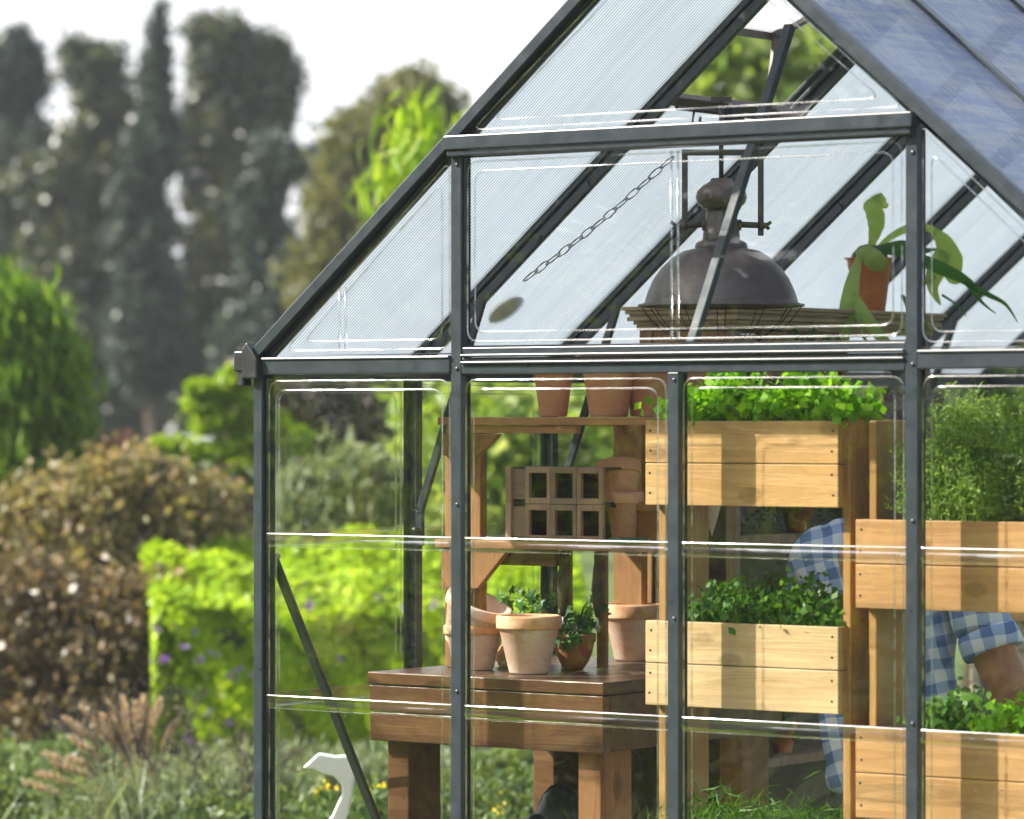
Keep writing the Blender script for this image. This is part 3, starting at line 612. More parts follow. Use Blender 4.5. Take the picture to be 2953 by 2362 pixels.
# pots on the bench
def benchpot(x, y, rpx, topy, rimy, mat, lab, rimmat=None, **kw):
    c = aZ(x, y, BT); D = (c.xy-Vector((XC, YC))).dot(Vector(FW)); k = D/F; h = (y-topy)*k; return pot(c+Vector((0, 0, .001)), rpx*k, h, (rimy-topy)*k, mat, lab, rimmat=rimmat, **kw)
benchpot(1525, 1943, 95, 1775, 1813, TERRA_P, 'pale terracotta pot with an orange rim at the front of the workbench', TERRA_R, taper=.60, soil=False)
benchpot(1366, 1932, 88, 1803, 1828, TERRA_P, 'pale terracotta pot with a tilted pot in it, left on the workbench', TERRA_R, taper=.66, soil=False)
c = aZ(1366, 1932, BT); M = Matrix.Rotation(math.radians(24), 3, 'Y'); cc_ = c+Vector((-.028, 0, .062)); pot(cc_, .088, .125, .026, TERRA_P, 'pale terracotta pot tilted inside the left pot on the workbench', M=M, taper=.62, soil=False, rimmat=TERRA_P)
benchpot(1825, 1905, 86, 1742, 1783, TERRA_P, 'pale terracotta pot with a brown rim at the right end of the workbench', TERRA_R, taper=.62, soil=False)
c = aZ(1452, 1925, BT); m = MB()
m.lathe([(0, 0)]+[(.040+.010*math.sin(z*70)+.0025*(i % 2), z) for i, z in enumerate([k*.0055 for k in range(21)])]+[(.04, .116)], c+Vector((0, .05, .001)), 30)
tag(m.build('woven_basket', TERRA_R), 'small ribbed orange basket pot wedged between the two front pots', 'basket')
# ivy in a round bowl
c = aZ(1655, 1932, BT)+Vector((0, 0, .001)); D = (c.xy-Vector((XC, YC))).dot(Vector(FW)); k = D/F
ivy = thing('potted_ivy', c, 'ivy trailing over a brown round bottomed bowl on the workbench', 'potted plant')
r = 62*k; m = MB(); m.lathe([(0, 0), (r*.42, 0), (r*.66, .018), (r*.85, .042), (r*.94, .066), (r*.95, .07), (r*1.02, .071), (r*1.04, .09), (r*.98, .092), (r*.9, .09), (r*.86, .06)], c, 40); m.build('bowl', TERRA_D, ivy)
m = MB(); m.lathe([(0, .078), (r*.88, .078)], c, 20); m.build('soil', SOIL, ivy)
def starleaf(m, c, s, nrm, upv, lobes=5):
    nrm = Vector(nrm).normalized(); u = Vector(upv); u = (u-nrm*u.dot(nrm)).normalized(); v = nrm.cross(u)
    shape = [(0, 1.0), (.22, .42), (.78, .38), (.40, .02), (.52, -.50), (.0, -.30), (-.52, -.50), (-.40, .02), (-.78, .38), (-.22, .42)]
    vs = [Vector(c)+nrm*s*.08]+[Vector(c)+(u*b+v*a)*s-nrm*s*.10*(a*a+b*b) for a, b in shape]
    m.add(vs, [(0, i+1, (i+1) % 10+1) for i in range(10)])
m = MB(); st = MB(); top = c+Vector((0, 0, .085))
tips = [(1440, 1715), (1475, 1700), (1500, 1738), (1528, 1722), (1560, 1735), (1545, 1760), (1590, 1742), (1470, 1745), (1598, 1722), (1635, 1755), (1640, 1790), (1618, 1810), (1655, 1822), (1680, 1800), (1700, 1790), (1712, 1730), (1738, 1752), (1745, 1770), (1690, 1840), (1660, 1852), (1640, 1835), (1672, 1880), (1630, 1865), (1700, 1815), (1725, 1712), (1455, 1730), (1510, 1755), (1620, 1780), (1650, 1775), (1668, 1838), (1612, 1845)]
rr = random.Random(4)
for i, (x, y) in enumerate(tips):
    dd_ = rr.uniform(-.05, .05)-(.06 if y > 1800 else 0); p = P(x, y, D+dd_)
    nr = Vector((rr.uniform(-.5, .3), -1, rr.uniform(.0, .8))); down = Vector((rr.uniform(-.8, .8), -.2, -1 if y > 1760 else rr.uniform(-.8, .5)))
    starleaf(m, p, rr.uniform(.021, .031), nr, down); mid = top.lerp(p, .5)+Vector((0, 0, .03)); st.tube([top, mid, p], [.0016, .0012, .0008], 5)
    for q in range(2):
        p2 = top.lerp(p, rr.uniform(.35, .9))+Vector((rr.uniform(-.02, .02), rr.uniform(-.02, .03), rr.uniform(-.01, .03))); starleaf(m, p2, rr.uniform(.014, .022), Vector((rr.uniform(-.6, .6), -1, rr.uniform(-.1, .9))), Vector((rr.uniform(-1, 1), 0, rr.uniform(-1, .6))))
m.build('leaves', L_IVY, ivy); st.build('stems', TWIG, ivy)
# watering can below the bench
c = aY(1620, 2262, .75); c.z = .60
wc = thing('watering_can', Vector((c.x, c.y, .0)), 'dark green metal watering can with an arched handle under the workbench', 'watering can')
bz = aY(1620, 2262, .75); D = (bz.xy-Vector((XC, YC))).dot(Vector(FW)); k = D/F; tz = bz.z
m = MB(); m.lathe([(0, tz-.30), (.075, tz-.30), (.076, tz-.12), (.066, tz-.07), (.046, tz-.025), (.02, tz-.004), (0, tz)], (bz.x, bz.y, 0), 36); m.build('body', CANM, wc)
hp = [P(x, y, D) for x, y in ((1612, 2264), (1590, 2268), (1570, 2290), (1556, 2320), (1545, 2350), (1540, 2385))]; m = MB(); m.tube(hp, .0035, 8); m.build('handle', CANM, wc)
b2 = P(1549, 2346, D-.03); m = MB(); m.lathe([(0, b2.z), (.02, b2.z-.003), (.034, b2.z-.018), (.030, b2.z-.05), (.012, b2.z-.09)], (b2.x, b2.y, 0), 24); m.tube([(b2.x, b2.y, b2.z-.08), (bz.x, bz.y, tz-.24)], .012, 8); m.build('spout_rose', CANM, wc)
m = MB(); m.box((bx0+.14, by0+.2, .10), (bx1-.1, by1-.07, .12)); m.build('lower_shelf', DARKW, bench)
m = MB(); m.box((bx0+.12, by0+.18, .0), (bx0+.15, by1-.07, .10)); m.box((bx1-.16, by0+.18, .0), (bx1-.13, by1-.07, .10)); m.build('shelf_block', DARKW, bench)
m = MB(); m.box((bz.x-.1, bz.y-.1, .121), (bz.x+.1, bz.y+.1, tz-.301)); tag(m.build('crate', DARKW, bev=.004), 'dark wooden crate under the workbench carrying the watering can', 'crate')
# ---------------------------------------------------------------- vertical planters
def planter(name_label, X0, X1, Yp, boxes, ztop, matF, matL, group, roll=0, legs=None):
    t = thing('planter_rack', ((X0+X1)/2, Yp+.12, 0), name_label, 'planter rack', group)
    lx = legs or (X0+.010, X1-.012)
    for X in lx:
        m = MB(); m.box((X, Yp+.041, 0), (X+.020, Yp+.225, ztop)); m.build('side_plank', PINE_D, t, bev=.0025)
    for (z0, z1) in boxes:
        zm = (z0+z1)/2; m = MB(); n = MB()
        for a, c_ in ((z0, zm-.001), (zm+.001, z1)):
            m.box((X0, Yp, a), (X1, Yp+.018, c_), 0)
            for X in (X0+.014, X1-.014):
                for zz in (a+.028, c_-.022): n.lathe([(0, -.0006), (.0028, -.0004), (.0032, .001)], (X+random.uniform(-.003, .003), Yp-.0004, zz), 10, Matrix.Rotation(math.radians(-90), 3, 'X'))
            m.box((X1-.018, Yp+.0185, a), (X1, Yp+.20, c_), 1); m.box((X0, Yp+.0185, a), (X0+.018, Yp+.20, c_), 1); m.box((X0+.0185, Yp+.182, a), (X1-.0185, Yp+.20, c_), 1)
        m.box((X0+.0185, Yp+.0185, z0+.003), (X1-.0185, Yp+.1815, z0+.012), 1)
        b = m.build('planter_box', [matF[boxes.index((z0, z1))], PINE_D], t, bev=.0018); n.build('screws', IRON_D, b)
        m = MB(); rs = random.Random(3); nx, ny = 26, 9; vs = []
        for i in range(nx+1):
            for j in range(ny+1): vs.append((X0+.019+(X1-X0-.038)*i/nx, Yp+.019+.162*j/ny, z1-.022+rs.uniform(-.006, .006)))
        m.add(vs, [(i*(ny+1)+j, (i+1)*(ny+1)+j, (i+1)*(ny+1)+j+1, i*(ny+1)+j+1) for i in range(nx) for j in range(ny)]); m.build('soil', SOIL, b)
    return t
YP = .088
LX0, LX1 = aY(1861, 1400, YP).x, aY(2417, 1400, YP).x
zA1, zA0 = aY(2140, 1214, YP).z, aY(2140, 1460, YP).z; zB1, zB0 = aY(2140, 1799, YP).z, aY(2140, 2046, YP).z
zE1 = aY(2140, 2420, YP).z
planter('pine planter rack with two long boxes behind the middle panes', LX0, LX1, YP, [(zA0, zA1), (zB0, zB1), (zE1-.19, zE1)], zA1+.005, [PINE, PINE_B, PINE], PINE_D, 'vertical pine planter racks behind the front glass')
RX0 = aY(2467, 1600, YP).x; RX1 = RX0+.52
zC1, zC0 = aY(2700, 1502, YP).z, aY(2700, 1761, YP).z; zD1 = aY(2700, 2110, YP).z; zD0 = zD1-.20
planter('pine planter rack at the right edge, its top box set lower than its neighbour', RX0, RX1, YP, [(zC0, zC1), (zD0, zD1), (.12, .32)], aY(2500, 1213, YP).z, [PINE_O, PINE_O, PINE], PINE_D, 'vertical pine planter racks behind the front glass')
m = MB(); a = aY(2500, 1214, YP+.30); e1 = aY(2562, 1400, YP+.30).x; e2 = aY(2632, 1400, YP+.30).x; m.box((aY(2500, 1400, YP+.3).x, YP+.30, .0), (e1-.001, YP+.318, a.z)); m.box((e1+.004, YP+.30, 0), (e2, YP+.318, a.z)); o_ = m.build('rear_planks', PINE_D, bpy.data.objects['planter_rack.001'], bev=.002)
# planting in the boxes
def herb(name, label, cat, X0, X1, Y0, Y1, z0, hgt, n, leaf, mat, stems=60, aspect=.75, lean=.25, hvar=.4, stuff=True, tri=3, droop=0):
    N = n; base = np.stack([RNG.uniform(X0, X1, N), RNG.uniform(Y0, Y1, N), np.full(N, z0)], 1)
    hh = hgt*(1-hvar*RNG.uniform(0, 1, N)**1.5)*(.75+.25*np.sin(base[:, 0]*31.)+.1*np.sin(base[:, 0]*83)); f = RNG.uniform(.12, 1, N)**.7
    tops = base+np.stack([RNG.normal(0, lean*hgt, N), RNG.normal(0, lean*hgt*.6, N), hh*f], 1)
    pts = np.repeat(tops, tri, 0)+RNG.normal(size=(N*tri, 3))*leaf*.55
    V, Q = leafcards(pts, leaf, aspect, axis=(0, -.2, .2), tilt=1.); V = V.reshape(-1, 3)
    ns = stems; i_ = RNG.choice(N, ns, replace=False) if ns < N else np.arange(N)
    sV, sQ = [], []
    for k in i_:
        b = base[k]; t = tops[k]; w_ = .0011; m0 = (b*.5+t*.5)+np.array([0, 0, .01])
        for p, q in ((b, m0), (m0, t)):
            o = len(sV); sV += [p+[-w_, 0, 0], p+[w_, 0, 0], q+[w_, 0, 0], q+[-w_, 0, 0]]; sQ.append([o, o+1, o+2, o+3])
    V = np.concatenate([V, np.array(sV)]); Q = np.concatenate([Q, np.array(sQ)+4*len(pts)])
    ob = fastmesh(name, V, Q, mat); tag(ob, label, cat, kind='stuff' if stuff else None); return ob
herb('parsley', 'bright green flat leaved parsley filling the top box of the middle planter', 'herbs', LX0+.03, LX1-.01, YP+.02, YP+.18, zA1-.02, .14, 900, .027, L_PARS, 260, .8, .12)
herb('mint', 'dark green mint filling the lower box of the middle planter', 'herbs', LX0+.09, LX1-.02, YP+.02, YP+.18, zB1-.02, .125, 1000, .019, L_MINT, 200, .8, .12, .7)
herb('chives', 'fine grassy chives in the lowest box of the middle planter', 'herbs', LX0+.03, LX1-.02, YP+.02, YP+.18, zE1-.02, .09, 900, .05, L_GRASS, 600, .07, .5)
herb('feathery_herb', 'tall feathery green herb filling the top box of the right planter', 'herbs', RX0+.09, RX1-.01, YP+.03, YP+.18, zC1-.02, .33, 6500, .014, L_FEATH, 420, .30, .05, .75, tri=5)
for q, (xa, xb, hh, lab) in enumerate(((RX0+.13, RX0+.25, .10, 'dark basil clump at the left in the lower box of the right planter'), (RX0+.31, RX0+.45, .13, 'bright basil clump at the right in the lower box of the right planter'))):
    herb('basil_plant', lab, 'herb plant', xa, xb, YP+.03, YP+.17, zD1-.02, hh, 300 if q else 260, .024, L_MINT if q == 0 else L_PARS, 60, .8, .15, .6, stuff=False)
# ---------------------------------------------------------------- tall old dresser behind the bench
HX0, HX1, HY0, HY1 = .30, .60, 1.235, 2.27
hut = thing('dresser', ((HX0+HX1)/2, (HY0+HY1)/2, 0), 'tall old wooden dresser with a moulded cornice standing behind the lamp', 'dresser')
HZ = 1.80
def hz(y, x=2117): return aX(x, y, HX1).z
m = MB()
for i, (o, a, b) in enumerate(((.035, .0, -.010), (.028, -.0105, -.020), (.020, -.0205, -.026), (.024, -.0265, -.038), (.012, -.0385, -.048), (.006, -.0485, -.062))):
    m.box((HX0-o, HY0-o, HZ+b), (HX1+o, HY1+o, HZ+a))
m.build('cornice', OLDWX, hut, bev=.002)
for X, Y, w_, mat_ in ((HX1-.028, HY0, .028, OLDW), (HX1-.028, HY1-.03, .028, OLDW), (HX0, HY0, .04, SHELFV), (HX0, HY1-.03, .03, OLDW)):
    m = MB(); m.box((X, Y, 0), (X+w_, Y+.03, HZ-.0625)); m.build('stile', mat_, hut, bev=.002)
zs = [.06, hz(2215), hz(1880), hz(1560), hz(1245)]
for z in zs:
    m = MB(); m.box((HX0+.0402, HY0+.0305, z-.011), (HX1-.0285, HY1-.0305, z+.011)); m.box((HX1-.028, HY0+.0305, z-.012), (HX1-.002, HY1-.0305, z+.012)); m.build('shelf_board', OLDW, hut, bev=.001)
m = MB(); m.box((HX0+.001, HY0+.031, .0), (HX0+.014, HY1-.031, hz(1050))); m.build('back_panel', DARKW, hut)
m = MB(); m.box((HX0+.001, HY0+.031, hz(1048)), (HX0+.014, HY1-.031, HZ-.064)); m.build('upper_panel', CREAM, hut)
m = MB(); m.box((HX0+.042, HY0+.006, .0), (HX1-.030, HY0+.016, hz(1300))); m.build('end_panel', DARKW, hut)
m = MB(); m.box((HX0+.042, HY0+.004, hz(1299)), (HX1-.030, HY0+.014, HZ-.064)); m.build('end_panel', OAKP, hut)
m = MB(); m.box((HX0+.09, HY0-.004, hz(1240)), (HX1-.075, HY0+.0035, HZ-.115)); m.build('raised_panel', SHELFV, hut, bev=.003)
for Yc in (1.60, 1.70):
    pass
m = MB(); yc0 = aX(2200, 960, HX1).y; m.box((HX1-.026, yc0, hz(1090)), (HX1-.004, yc0+.13, HZ-.064)); m.build('pilaster', OAKP, hut, bev=.003)
# things on the dresser shelves
c = aX(2262, 1740, HX1-.07); c.z = zs[2]+.0125
t = thing('potted_herb', c, 'orange plastic pot with a bushy herb on a dresser shelf beside the plaid shirt', 'potted plant'); pot_parts(t, c, .042, .085, .018, PLPOT)
pts = np.array(c)+np.array([0, 0, .12])+RNG.normal(size=(420, 3))*[.032, .032, .03]; V, Q = leafcards(pts, .02, .6); fastmesh('leaves', V, Q, L_MINT, t)
c = aX(2255, 2205, HX1-.07); c.z = zs[1]+.0125
t = thing('potted_geranium', c, 'orange plastic pot with a round leaved trailing plant on the low dresser shelf', 'potted plant'); pot_parts(t, c, .040, .085, .018, PLPOT)
m = MB(); st = MB(); rr = random.Random(8)
for i in range(9):
    p = c+Vector((rr.uniform(-.02, .07), rr.uniform(-.09, .02), rr.uniform(.03, .13))); n = 10; cc2 = p; nn = Vector((1, -1, .4)).normalized(); uu = UP.cross(nn).normalized(); vv = nn.cross(uu); R_ = rr.uniform(.014, .022)
    m.add([cc2+nn*.003]+[cc2+(uu*math.cos(2*math.pi*k/n)+vv*math.sin(2*math.pi*k/n))*R_*(1+.15*math.sin(k*4)) for k in range(n)], [(0, k+1, (k+1) % n+1) for k in range(n)]); st.tube([c+Vector((0, 0, .08)), c.lerp(p, .5)+Vector((0, 0, .08)), p], .0012, 5)
m.build('leaves', L_IVY, t); st.build('stems', L_MINT, t)
c = aX(2300, 1500, HX1-.08); c.z = zs[3]+.0125
t = thing('potted_fern', c, 'dark fern arching from its pot on the dresser behind the top planter box', 'potted plant'); pot_parts(t, c, .045, .07, .016, TERRA_D)
V_, Q_ = [], []
for i in range(26):
    a = random.uniform(0, 6.28); L_ = random.uniform(.10, .19); d = Vector((math.cos(a), math.sin(a), 0)); pv_ = c+Vector((0, 0, .06)); prev = None
    for s_ in range(14):
        u = s_/13; p = c+Vector((0, 0, .06))+d*L_*u+Vector((0, 0, .12*u-.20*u*u)); sd_ = d.cross(UP); w_ = .024*(1-u*.85)
        for sg in (-1, 1):
            o = len(V_); V_ += [p, p+sd_*sg*w_*.6+d*.006, p+sd_*sg*w_+Vector((0, 0, -.006)), p+sd_*sg*w_*.5-d*.004]; Q_.append([o, o+1, o+2, o+3])
fastmesh('fronds', np.array([tuple(v) for v in V_]), Q_, L_MINT, t)
c = aX(2045, 1470, HX1-.1); 
# white cone shade glimpsed under the top planter box
c = aY(2053, 1545, .95); m = MB(); m.lathe([(.001, -.0), (.013, .040), (.030, .105), (.030, .107), (.0, .108)], c, 24)
hb = thing('plant_label', (c.x, c.y, c.z), 'pale pointed cone hanging between the legs of the middle planter', 'cone'); ob = m.build('cone', mat_plain('pale_paper', (.55, .45, .34), .8), hb)
m = MB(); m.tube([c+Vector((0, 0, .10)), c+Vector((0, 0, .35))], .0012, 5); m.build('cord', IRON, hb)
# trailing sprig on the cornice front
m = MB(); st = MB(); base = aX(2370, 1010, HX1+.03); rr = random.Random(12)
tr_ = thing('trailing_vine', base, 'wispy green vine clinging to the dresser front under the cornice', 'vine')
for i in range(9):
    x, y = 2330+i*9+rr.uniform(-8, 8), 1000; tip = aX(2285+i*17+rr.uniform(-8, 8), 935+rr.uniform(-5, 40), HX1+.04); r0 = aX(2335+rr.uniform(-10, 10), 1012, HX1+.045); mid = r0.lerp(tip, .5)+Vector((0, 0, .012)); st.tube([r0, mid, tip], .0009, 5)
    for q in range(9):
        p = r0.lerp(tip, rr.uniform(.1, 1))+Vector((rr.uniform(-.004, .01), rr.uniform(-.012, .012), rr.uniform(-.006, .012))); starleaf(m, p, rr.uniform(.005, .009), Vector((1, -1, rr.uniform(-.3, .8))), Vector((0, rr.uniform(-1, 1), -1)))
m.build('leaves', L_IVY, tr_); st.build('stems', TWIG, tr_)
# ---------------------------------------------------------------- staghorn fern on the dresser
pc = aX(2508, 893, HX1-.05); pc.z = HZ+.001
Dp = (pc.xy-Vector((XC, YC))).dot(Vector(FW)); kp = Dp/F
sg_ = thing('staghorn_fern', pc, 'staghorn fern with long pale forked fronds in an orange pot on the dresser', 'potted plant')
ph = (893-738)*kp; m = MB(); m.lathe([(0, 0), (43*kp, 0), (45*kp, .003), (60*kp, ph*.78), (62*kp, ph*.79), (66*kp, ph*.97), (74*kp, ph*.98), (74*kp, ph), (64*kp, ph), (60*kp, ph*.8)], pc, 40); m.build('pot', PLPOT, sg_)
m = MB(); m.lathe([(58*kp, ph*.93), (50*kp, ph*1.08), (30*kp, ph*1.22), (8*kp, ph*1.26), (0, ph*1.27)], pc+Vector((0, 0, 0)), 24); m.build('root_ball', TWIG, sg_)
def frond(pts, wid, depth, mat=L_FERN, fold=.25, name='frond', wav=0):
    """strap leaf through photo points (x,y,depth offset) with half widths in px"""
    n = len(pts); sub = 6; C = []
    def cr(p0, p1, p2, p3, t): return .5*((2*p1)+(p2-p0)*t+(2*p0-5*p1+4*p2-p3)*t*t+(3*p1-p0-3*p2+p3)*t**3)
    pv_ = [np.array(p, float) for p in pts]; wv = list(wid); A_ = []
    for i in range(n-1):
        p0, p1, p2, p3 = pv_[max(0, i-1)], pv_[i], pv_[i+1], pv_[min(n-1, i+2)]
        for s_ in range(sub): A_.append((cr(p0, p1, p2, p3, s_/sub), wv[i]+(wv[i+1]-wv[i])*s_/sub))
    A_.append((pv_[-1], wv[-1])); vs = []; fs = []
    for i, (p, w_) in enumerate(A_):
        q = A_[min(i+1, len(A_)-1)][0]-A_[max(i-1, 0)][0]; L_ = math.hypot(q[0], q[1])+1e-6; nx, ny = -q[1]/L_, q[0]/L_
        ws = wav*math.sin(i*1.9)
        for sft, dz in ((-1, fold), (-.5, fold*.3), (0, 0), (.5, fold*.3), (1, fold)):
            vs.append(P(p[0]+nx*w_*sft*(1+ws*.1), p[1]+ny*w_*sft+ws*abs(sft), Dp+p[2]+dz*w_*kp*1.5+.002*math.sin(i*1.1+sft)))
    for i in range(len(A_)-1):
        for k_ in range(4): fs.append((i*5+k_, i*5+k_+1, (i+1)*5+k_+1, (i+1)*5+k_))
    m = MB(); m.add(vs, fs, 0, True); return m.build(name, mat, sg_)
frond([(2508, 722, -.02), (2518, 690, -.03), (2527, 640, -.03), (2516, 590, -.02), (2505, 548, .0)], [5, 14, 26, 27, 16], 0, wav=.5)
frond([(2508, 560, .0), (2530, 572, -.01), (2552, 590, .01), (2562, 588, .03)], [16, 20, 13, 2], 0, fold=.5, wav=.5)
frond([(2480, 735, -.06), (2468, 775, -.12), (2456, 825, -.18), (2448, 880, -.23), (2440, 930, -.25), (2434, 995, -.26)], [6, 15, 22, 27, 22, 10], 0)
frond([(2455, 845, -.20), (2482, 900, -.24), (2520, 945, -.26), (2558, 995, -.26)], [16, 24, 18, 16], 0)
frond([(2488, 905, -.24), (2480, 940, -.26), (2500, 990, -.26)], [10, 9, 3], 0)
frond([(2470, 740, -.06), (2500, 735, -.09), (2530, 755, -.10), (2558, 765, -.08)], [12, 28, 30, 14], 0, fold=.5, wav=.8)
frond([(2515, 730, .0), (2560, 690, .05), (2610, 662, .08), (2665, 655, .10), (2700, 668, .12)], [4, 9, 12, 11, 9], 0)
frond([(2690, 662, .12), (2722, 700, .12), (2742, 750, .12), (2752, 800, .12), (2785, 800, .12)], [8, 26, 36, 22, 3], 0)
frond([(2720, 720, .12), (2700, 780, .11), (2690, 830, .1), (2712, 880, .1)], [20, 30, 16, 2], 0)
frond([(2690, 790, .1), (2668, 812, .1), (2654, 805, .1)], [18, 10, 2], 0)
frond([(2530, 715, .0), (2600, 706, .03), (2660, 722, .05), (2700, 718, .06)], [5, 14, 10, 2], 0, L_IVY)
frond([(2540, 722, -.03), (2620, 735, -.02), (2700, 768, .0), (2770, 800, .02), (2820, 835, .03), (2862, 858, .04)], [8, 14, 20, 15, 9, 2], 0, L_IVY)
frond([(2800, 822, .02), (2850, 850, .02), (2900, 878, .03), (2935, 930, .03)], [9, 8, 5, 1], 0, L_IVY)
frond([(2785, 812, .02), (2830, 870, .02), (2872, 905, .0)], [8, 5, 1], 0, L_IVY)
frond([(2716, 850, .1), (2760, 880, .1), (2788, 912, .1)], [4, 3, 1], 0, L_IVY)
frond([(2600, 850, .0), (2640, 905, .0), (2680, 952, .0)], [4, 16, 3], 0, L_IVY)
# ---------------------------------------------------------------- pendant lamp
lc = aY(2080, 880, .61); Dl = (lc.xy-Vector((XC, YC))).dot(Vector(FW)); kl = Dl/F
lamp = thing('pendant_lamp', lc, 'big bronze dome pendant lamp hanging in a forked iron yoke', 'pendant lamp')
def LZ(y): return (880-y)*kl
prof = [(240, 884), (241, 878), (222, 874), (219, 862), (212, 840), (196, 805), (172, 772), (140, 742), (110, 724), (78, 717)]
m = MB(); m.lathe([(r*kl, LZ(y)) for r, y in prof]+[(76*kl, LZ(719))], lc, 64); m.lathe([(r*kl*.985, LZ(y)-.002) for r, y in prof[2:]][::-1]+[(236*kl, LZ(884)), (240*kl, LZ(884))], lc, 64); m.build('shade', BRONZE, lamp)
m = MB(); m.lathe([(76*kl, LZ(719)), (76*kl, LZ(708)), (72*kl, LZ(700)), (58*kl, LZ(693)), (55*kl, LZ(693)), (50*kl, LZ(650)), (42*kl, LZ(606)), (40*kl, LZ(600))], lc, 48); m.build('neck', BRONZE, lamp)
m = MB(); m.lathe([(40*kl, LZ(601)), (58*kl, LZ(602)), (58*kl, LZ(596)), (68*kl, LZ(588)), (74*kl, LZ(570)), (70*kl, LZ(552)), (52*kl, LZ(534)), (34*kl, LZ(524)), (30*kl, LZ(515)), (0, LZ(514))], lc, 48); m.build('cap', BRONZE, lamp)
m = MB(); m.tube([lc+Vector((0, 0, LZ(516))), lc+Vector((0, 0, LZ(292)))], 7*kl, 10); m.build('rod', IRON, lamp)
U = RTV
def lp(x, y, d=0): return lc+U*((x-2080)*kl)+UP*LZ(y)+FWV*d
m = MB()
for x in (1975, 2194): m.beam(lp(x, 438), lp(x, 680), 17*kl, 6*kl, up=FWV)
m.beam(lp(1966, 440), lp(2203, 440), 12*kl, 17*kl, up=UP); m.build('yoke', IRON, lamp, bev=.001)
m = MB(); m.tube([lp(1953, 651), lp(2034, 647)], 9*kl, 12); m.tube([lp(2122, 647), lp(2215, 651)], 9*kl, 12)
for x in (2030, 2133, 1975, 2194): m.tube([lp(x-5, 649), lp(x+5, 649)], 16*kl, 12)
m.build('cross_bolt', IRON, lamp)
for x, s in ((2210, 1), (1948, -1)):
    m = MB(); m.beam(lp(x, 650), lp(x+s*14, 640), 10*kl, 8*kl, up=FWV); m.beam(lp(x, 652), lp(x+s*8, 662), 10*kl, 8*kl, up=FWV); m.build('wing_nut', IRON, lamp, bev=.001)
m = MB()
for rr_, y in ((225, 884), (175, 950), (118, 988), (60, 1012)): m.tube([lc+Vector((rr_*kl*math.cos(a), rr_*kl*math.sin(a), LZ(y))) for a in [2*math.pi*q/40 for q in range(40)]], .0013, 5, closed=True)
for q in range(12):
    a = 2*math.pi*q/12+.1; m.tube([lc+Vector((rr_*kl*math.cos(a), rr_*kl*math.sin(a), LZ(y))) for rr_, y in ((232, 882), (205, 920), (175, 950), (118, 988), (60, 1012))], .0013, 5)
m.build('wire_guard', IRON_D, lamp)
m = MB(); m.beam(lp(2050, 287), lp(2110, 287), .02, .012, up=UP); m.build('hanger_plate', IRON, lamp, bev=.001)
def skinmesh(name, chains, mat, parent, sub=2, root=None):
    """chains: list of lists of (pos, radius or (rx,ry)); shared positions are merged -> one continuous skinned surface"""
    me = bpy.data.meshes.new(name); vid = {}; V = []; R = []; Ed = []
    for ch in chains:
        prev = None
        for p, r in ch:
            key = tuple(round(c, 4) for c in p)
            if key not in vid: vid[key] = len(V); V.append(tuple(p)); R.append(r if hasattr(r, '__len__') else (r, r))
            i = vid[key]
            if prev is not None and prev != i: Ed.append((prev, i))
            prev = i
    me.from_pydata(V, Ed, []); ob = bpy.data.objects.new(name, me); COL.objects.link(ob)
    sk = ob.modifiers.new('skin', 'SKIN'); sk.use_smooth_shade = True; sk.branch_smoothing = .6
    for i, r in enumerate(R): me.skin_vertices[0].data[i].radius = r
    me.skin_vertices[0].data[0].use_root = True
    ss = ob.modifiers.new('sub', 'SUBSURF'); ss.levels = sub; ss.render_levels = sub
    dg = bpy.context.evaluated_depsgraph_get(); dg.update(); nm = bpy.data.meshes.new_from_object(ob.evaluated_get(dg))
    bpy.data.objects.remove(ob); return nm
def skin_part(name, groups, mat, parent, sub=2):
    bm = bmesh.new()
    for chains in groups:
        nm = skinmesh(name, chains, mat, parent, sub); bm.from_mesh(nm); bpy.data.meshes.remove(nm)
    me = bpy.data.meshes.new(name); o = Vector(WL[parent.name]) if parent else Vector()
    bmesh.ops.translate(bm, verts=bm.verts, vec=-o)
    for f in bm.faces: f.smooth = True
    bm.to_mesh(me); bm.free(); me.materials.clear(); me.materials.append(mat)
    ob = bpy.data.objects.new(name, me); COL.objects.link(ob)
    if parent: ob.parent = parent
    WL[ob.name] = tuple(o); return ob
YPp = 1.05
def pp(ux, uy, dy=0):  # picture position in 2156-wide units on the plane Y
    return aY(ux*1.3697, uy*1.3697, YPp+dy)
pel = pp(1872, 1640, .0); bel = pp(1868, 1500, .01); chs = pp(1862, 1300, .03); uch = pp(1866, 1180, .06); nek = pp(1895, 1095, .10); nk2 = pp(1912, 1040, .13); hd = pp(1925, 975, .16); hd2 = pp(1932, 915, .19); hd3 = pp(1936, 872, .20)
shL = pp(1712, 1150, .04); shR = pp(2022, 1190, .05); elL = pp(1735, 1400, .24); wrL = pp(1800, 1560, .36); elR = pp(2125, 1455, .05); wrR = pp(2215, 1590, .22)
man = thing('person', (pel.x, pel.y, 0), 'person in a blue checked shirt with rolled sleeves, seen from behind bending forward', 'person')
hipL = pel+Vector((-.09, .03, -.04)); hipR = pel+Vector((.09, -.03, -.04))
knL = Vector((pel.x-.10, pel.y+.10, .50)); knR = Vector((pel.x+.10, pel.y+.02, .50)); anL = Vector((pel.x-.11, pel.y+.02, .09)); anR = Vector((pel.x+.12, pel.y-.04, .09))
toL = anL+Vector((-.03, .16, -.05)); toR = anR+Vector((.03, .15, -.05))
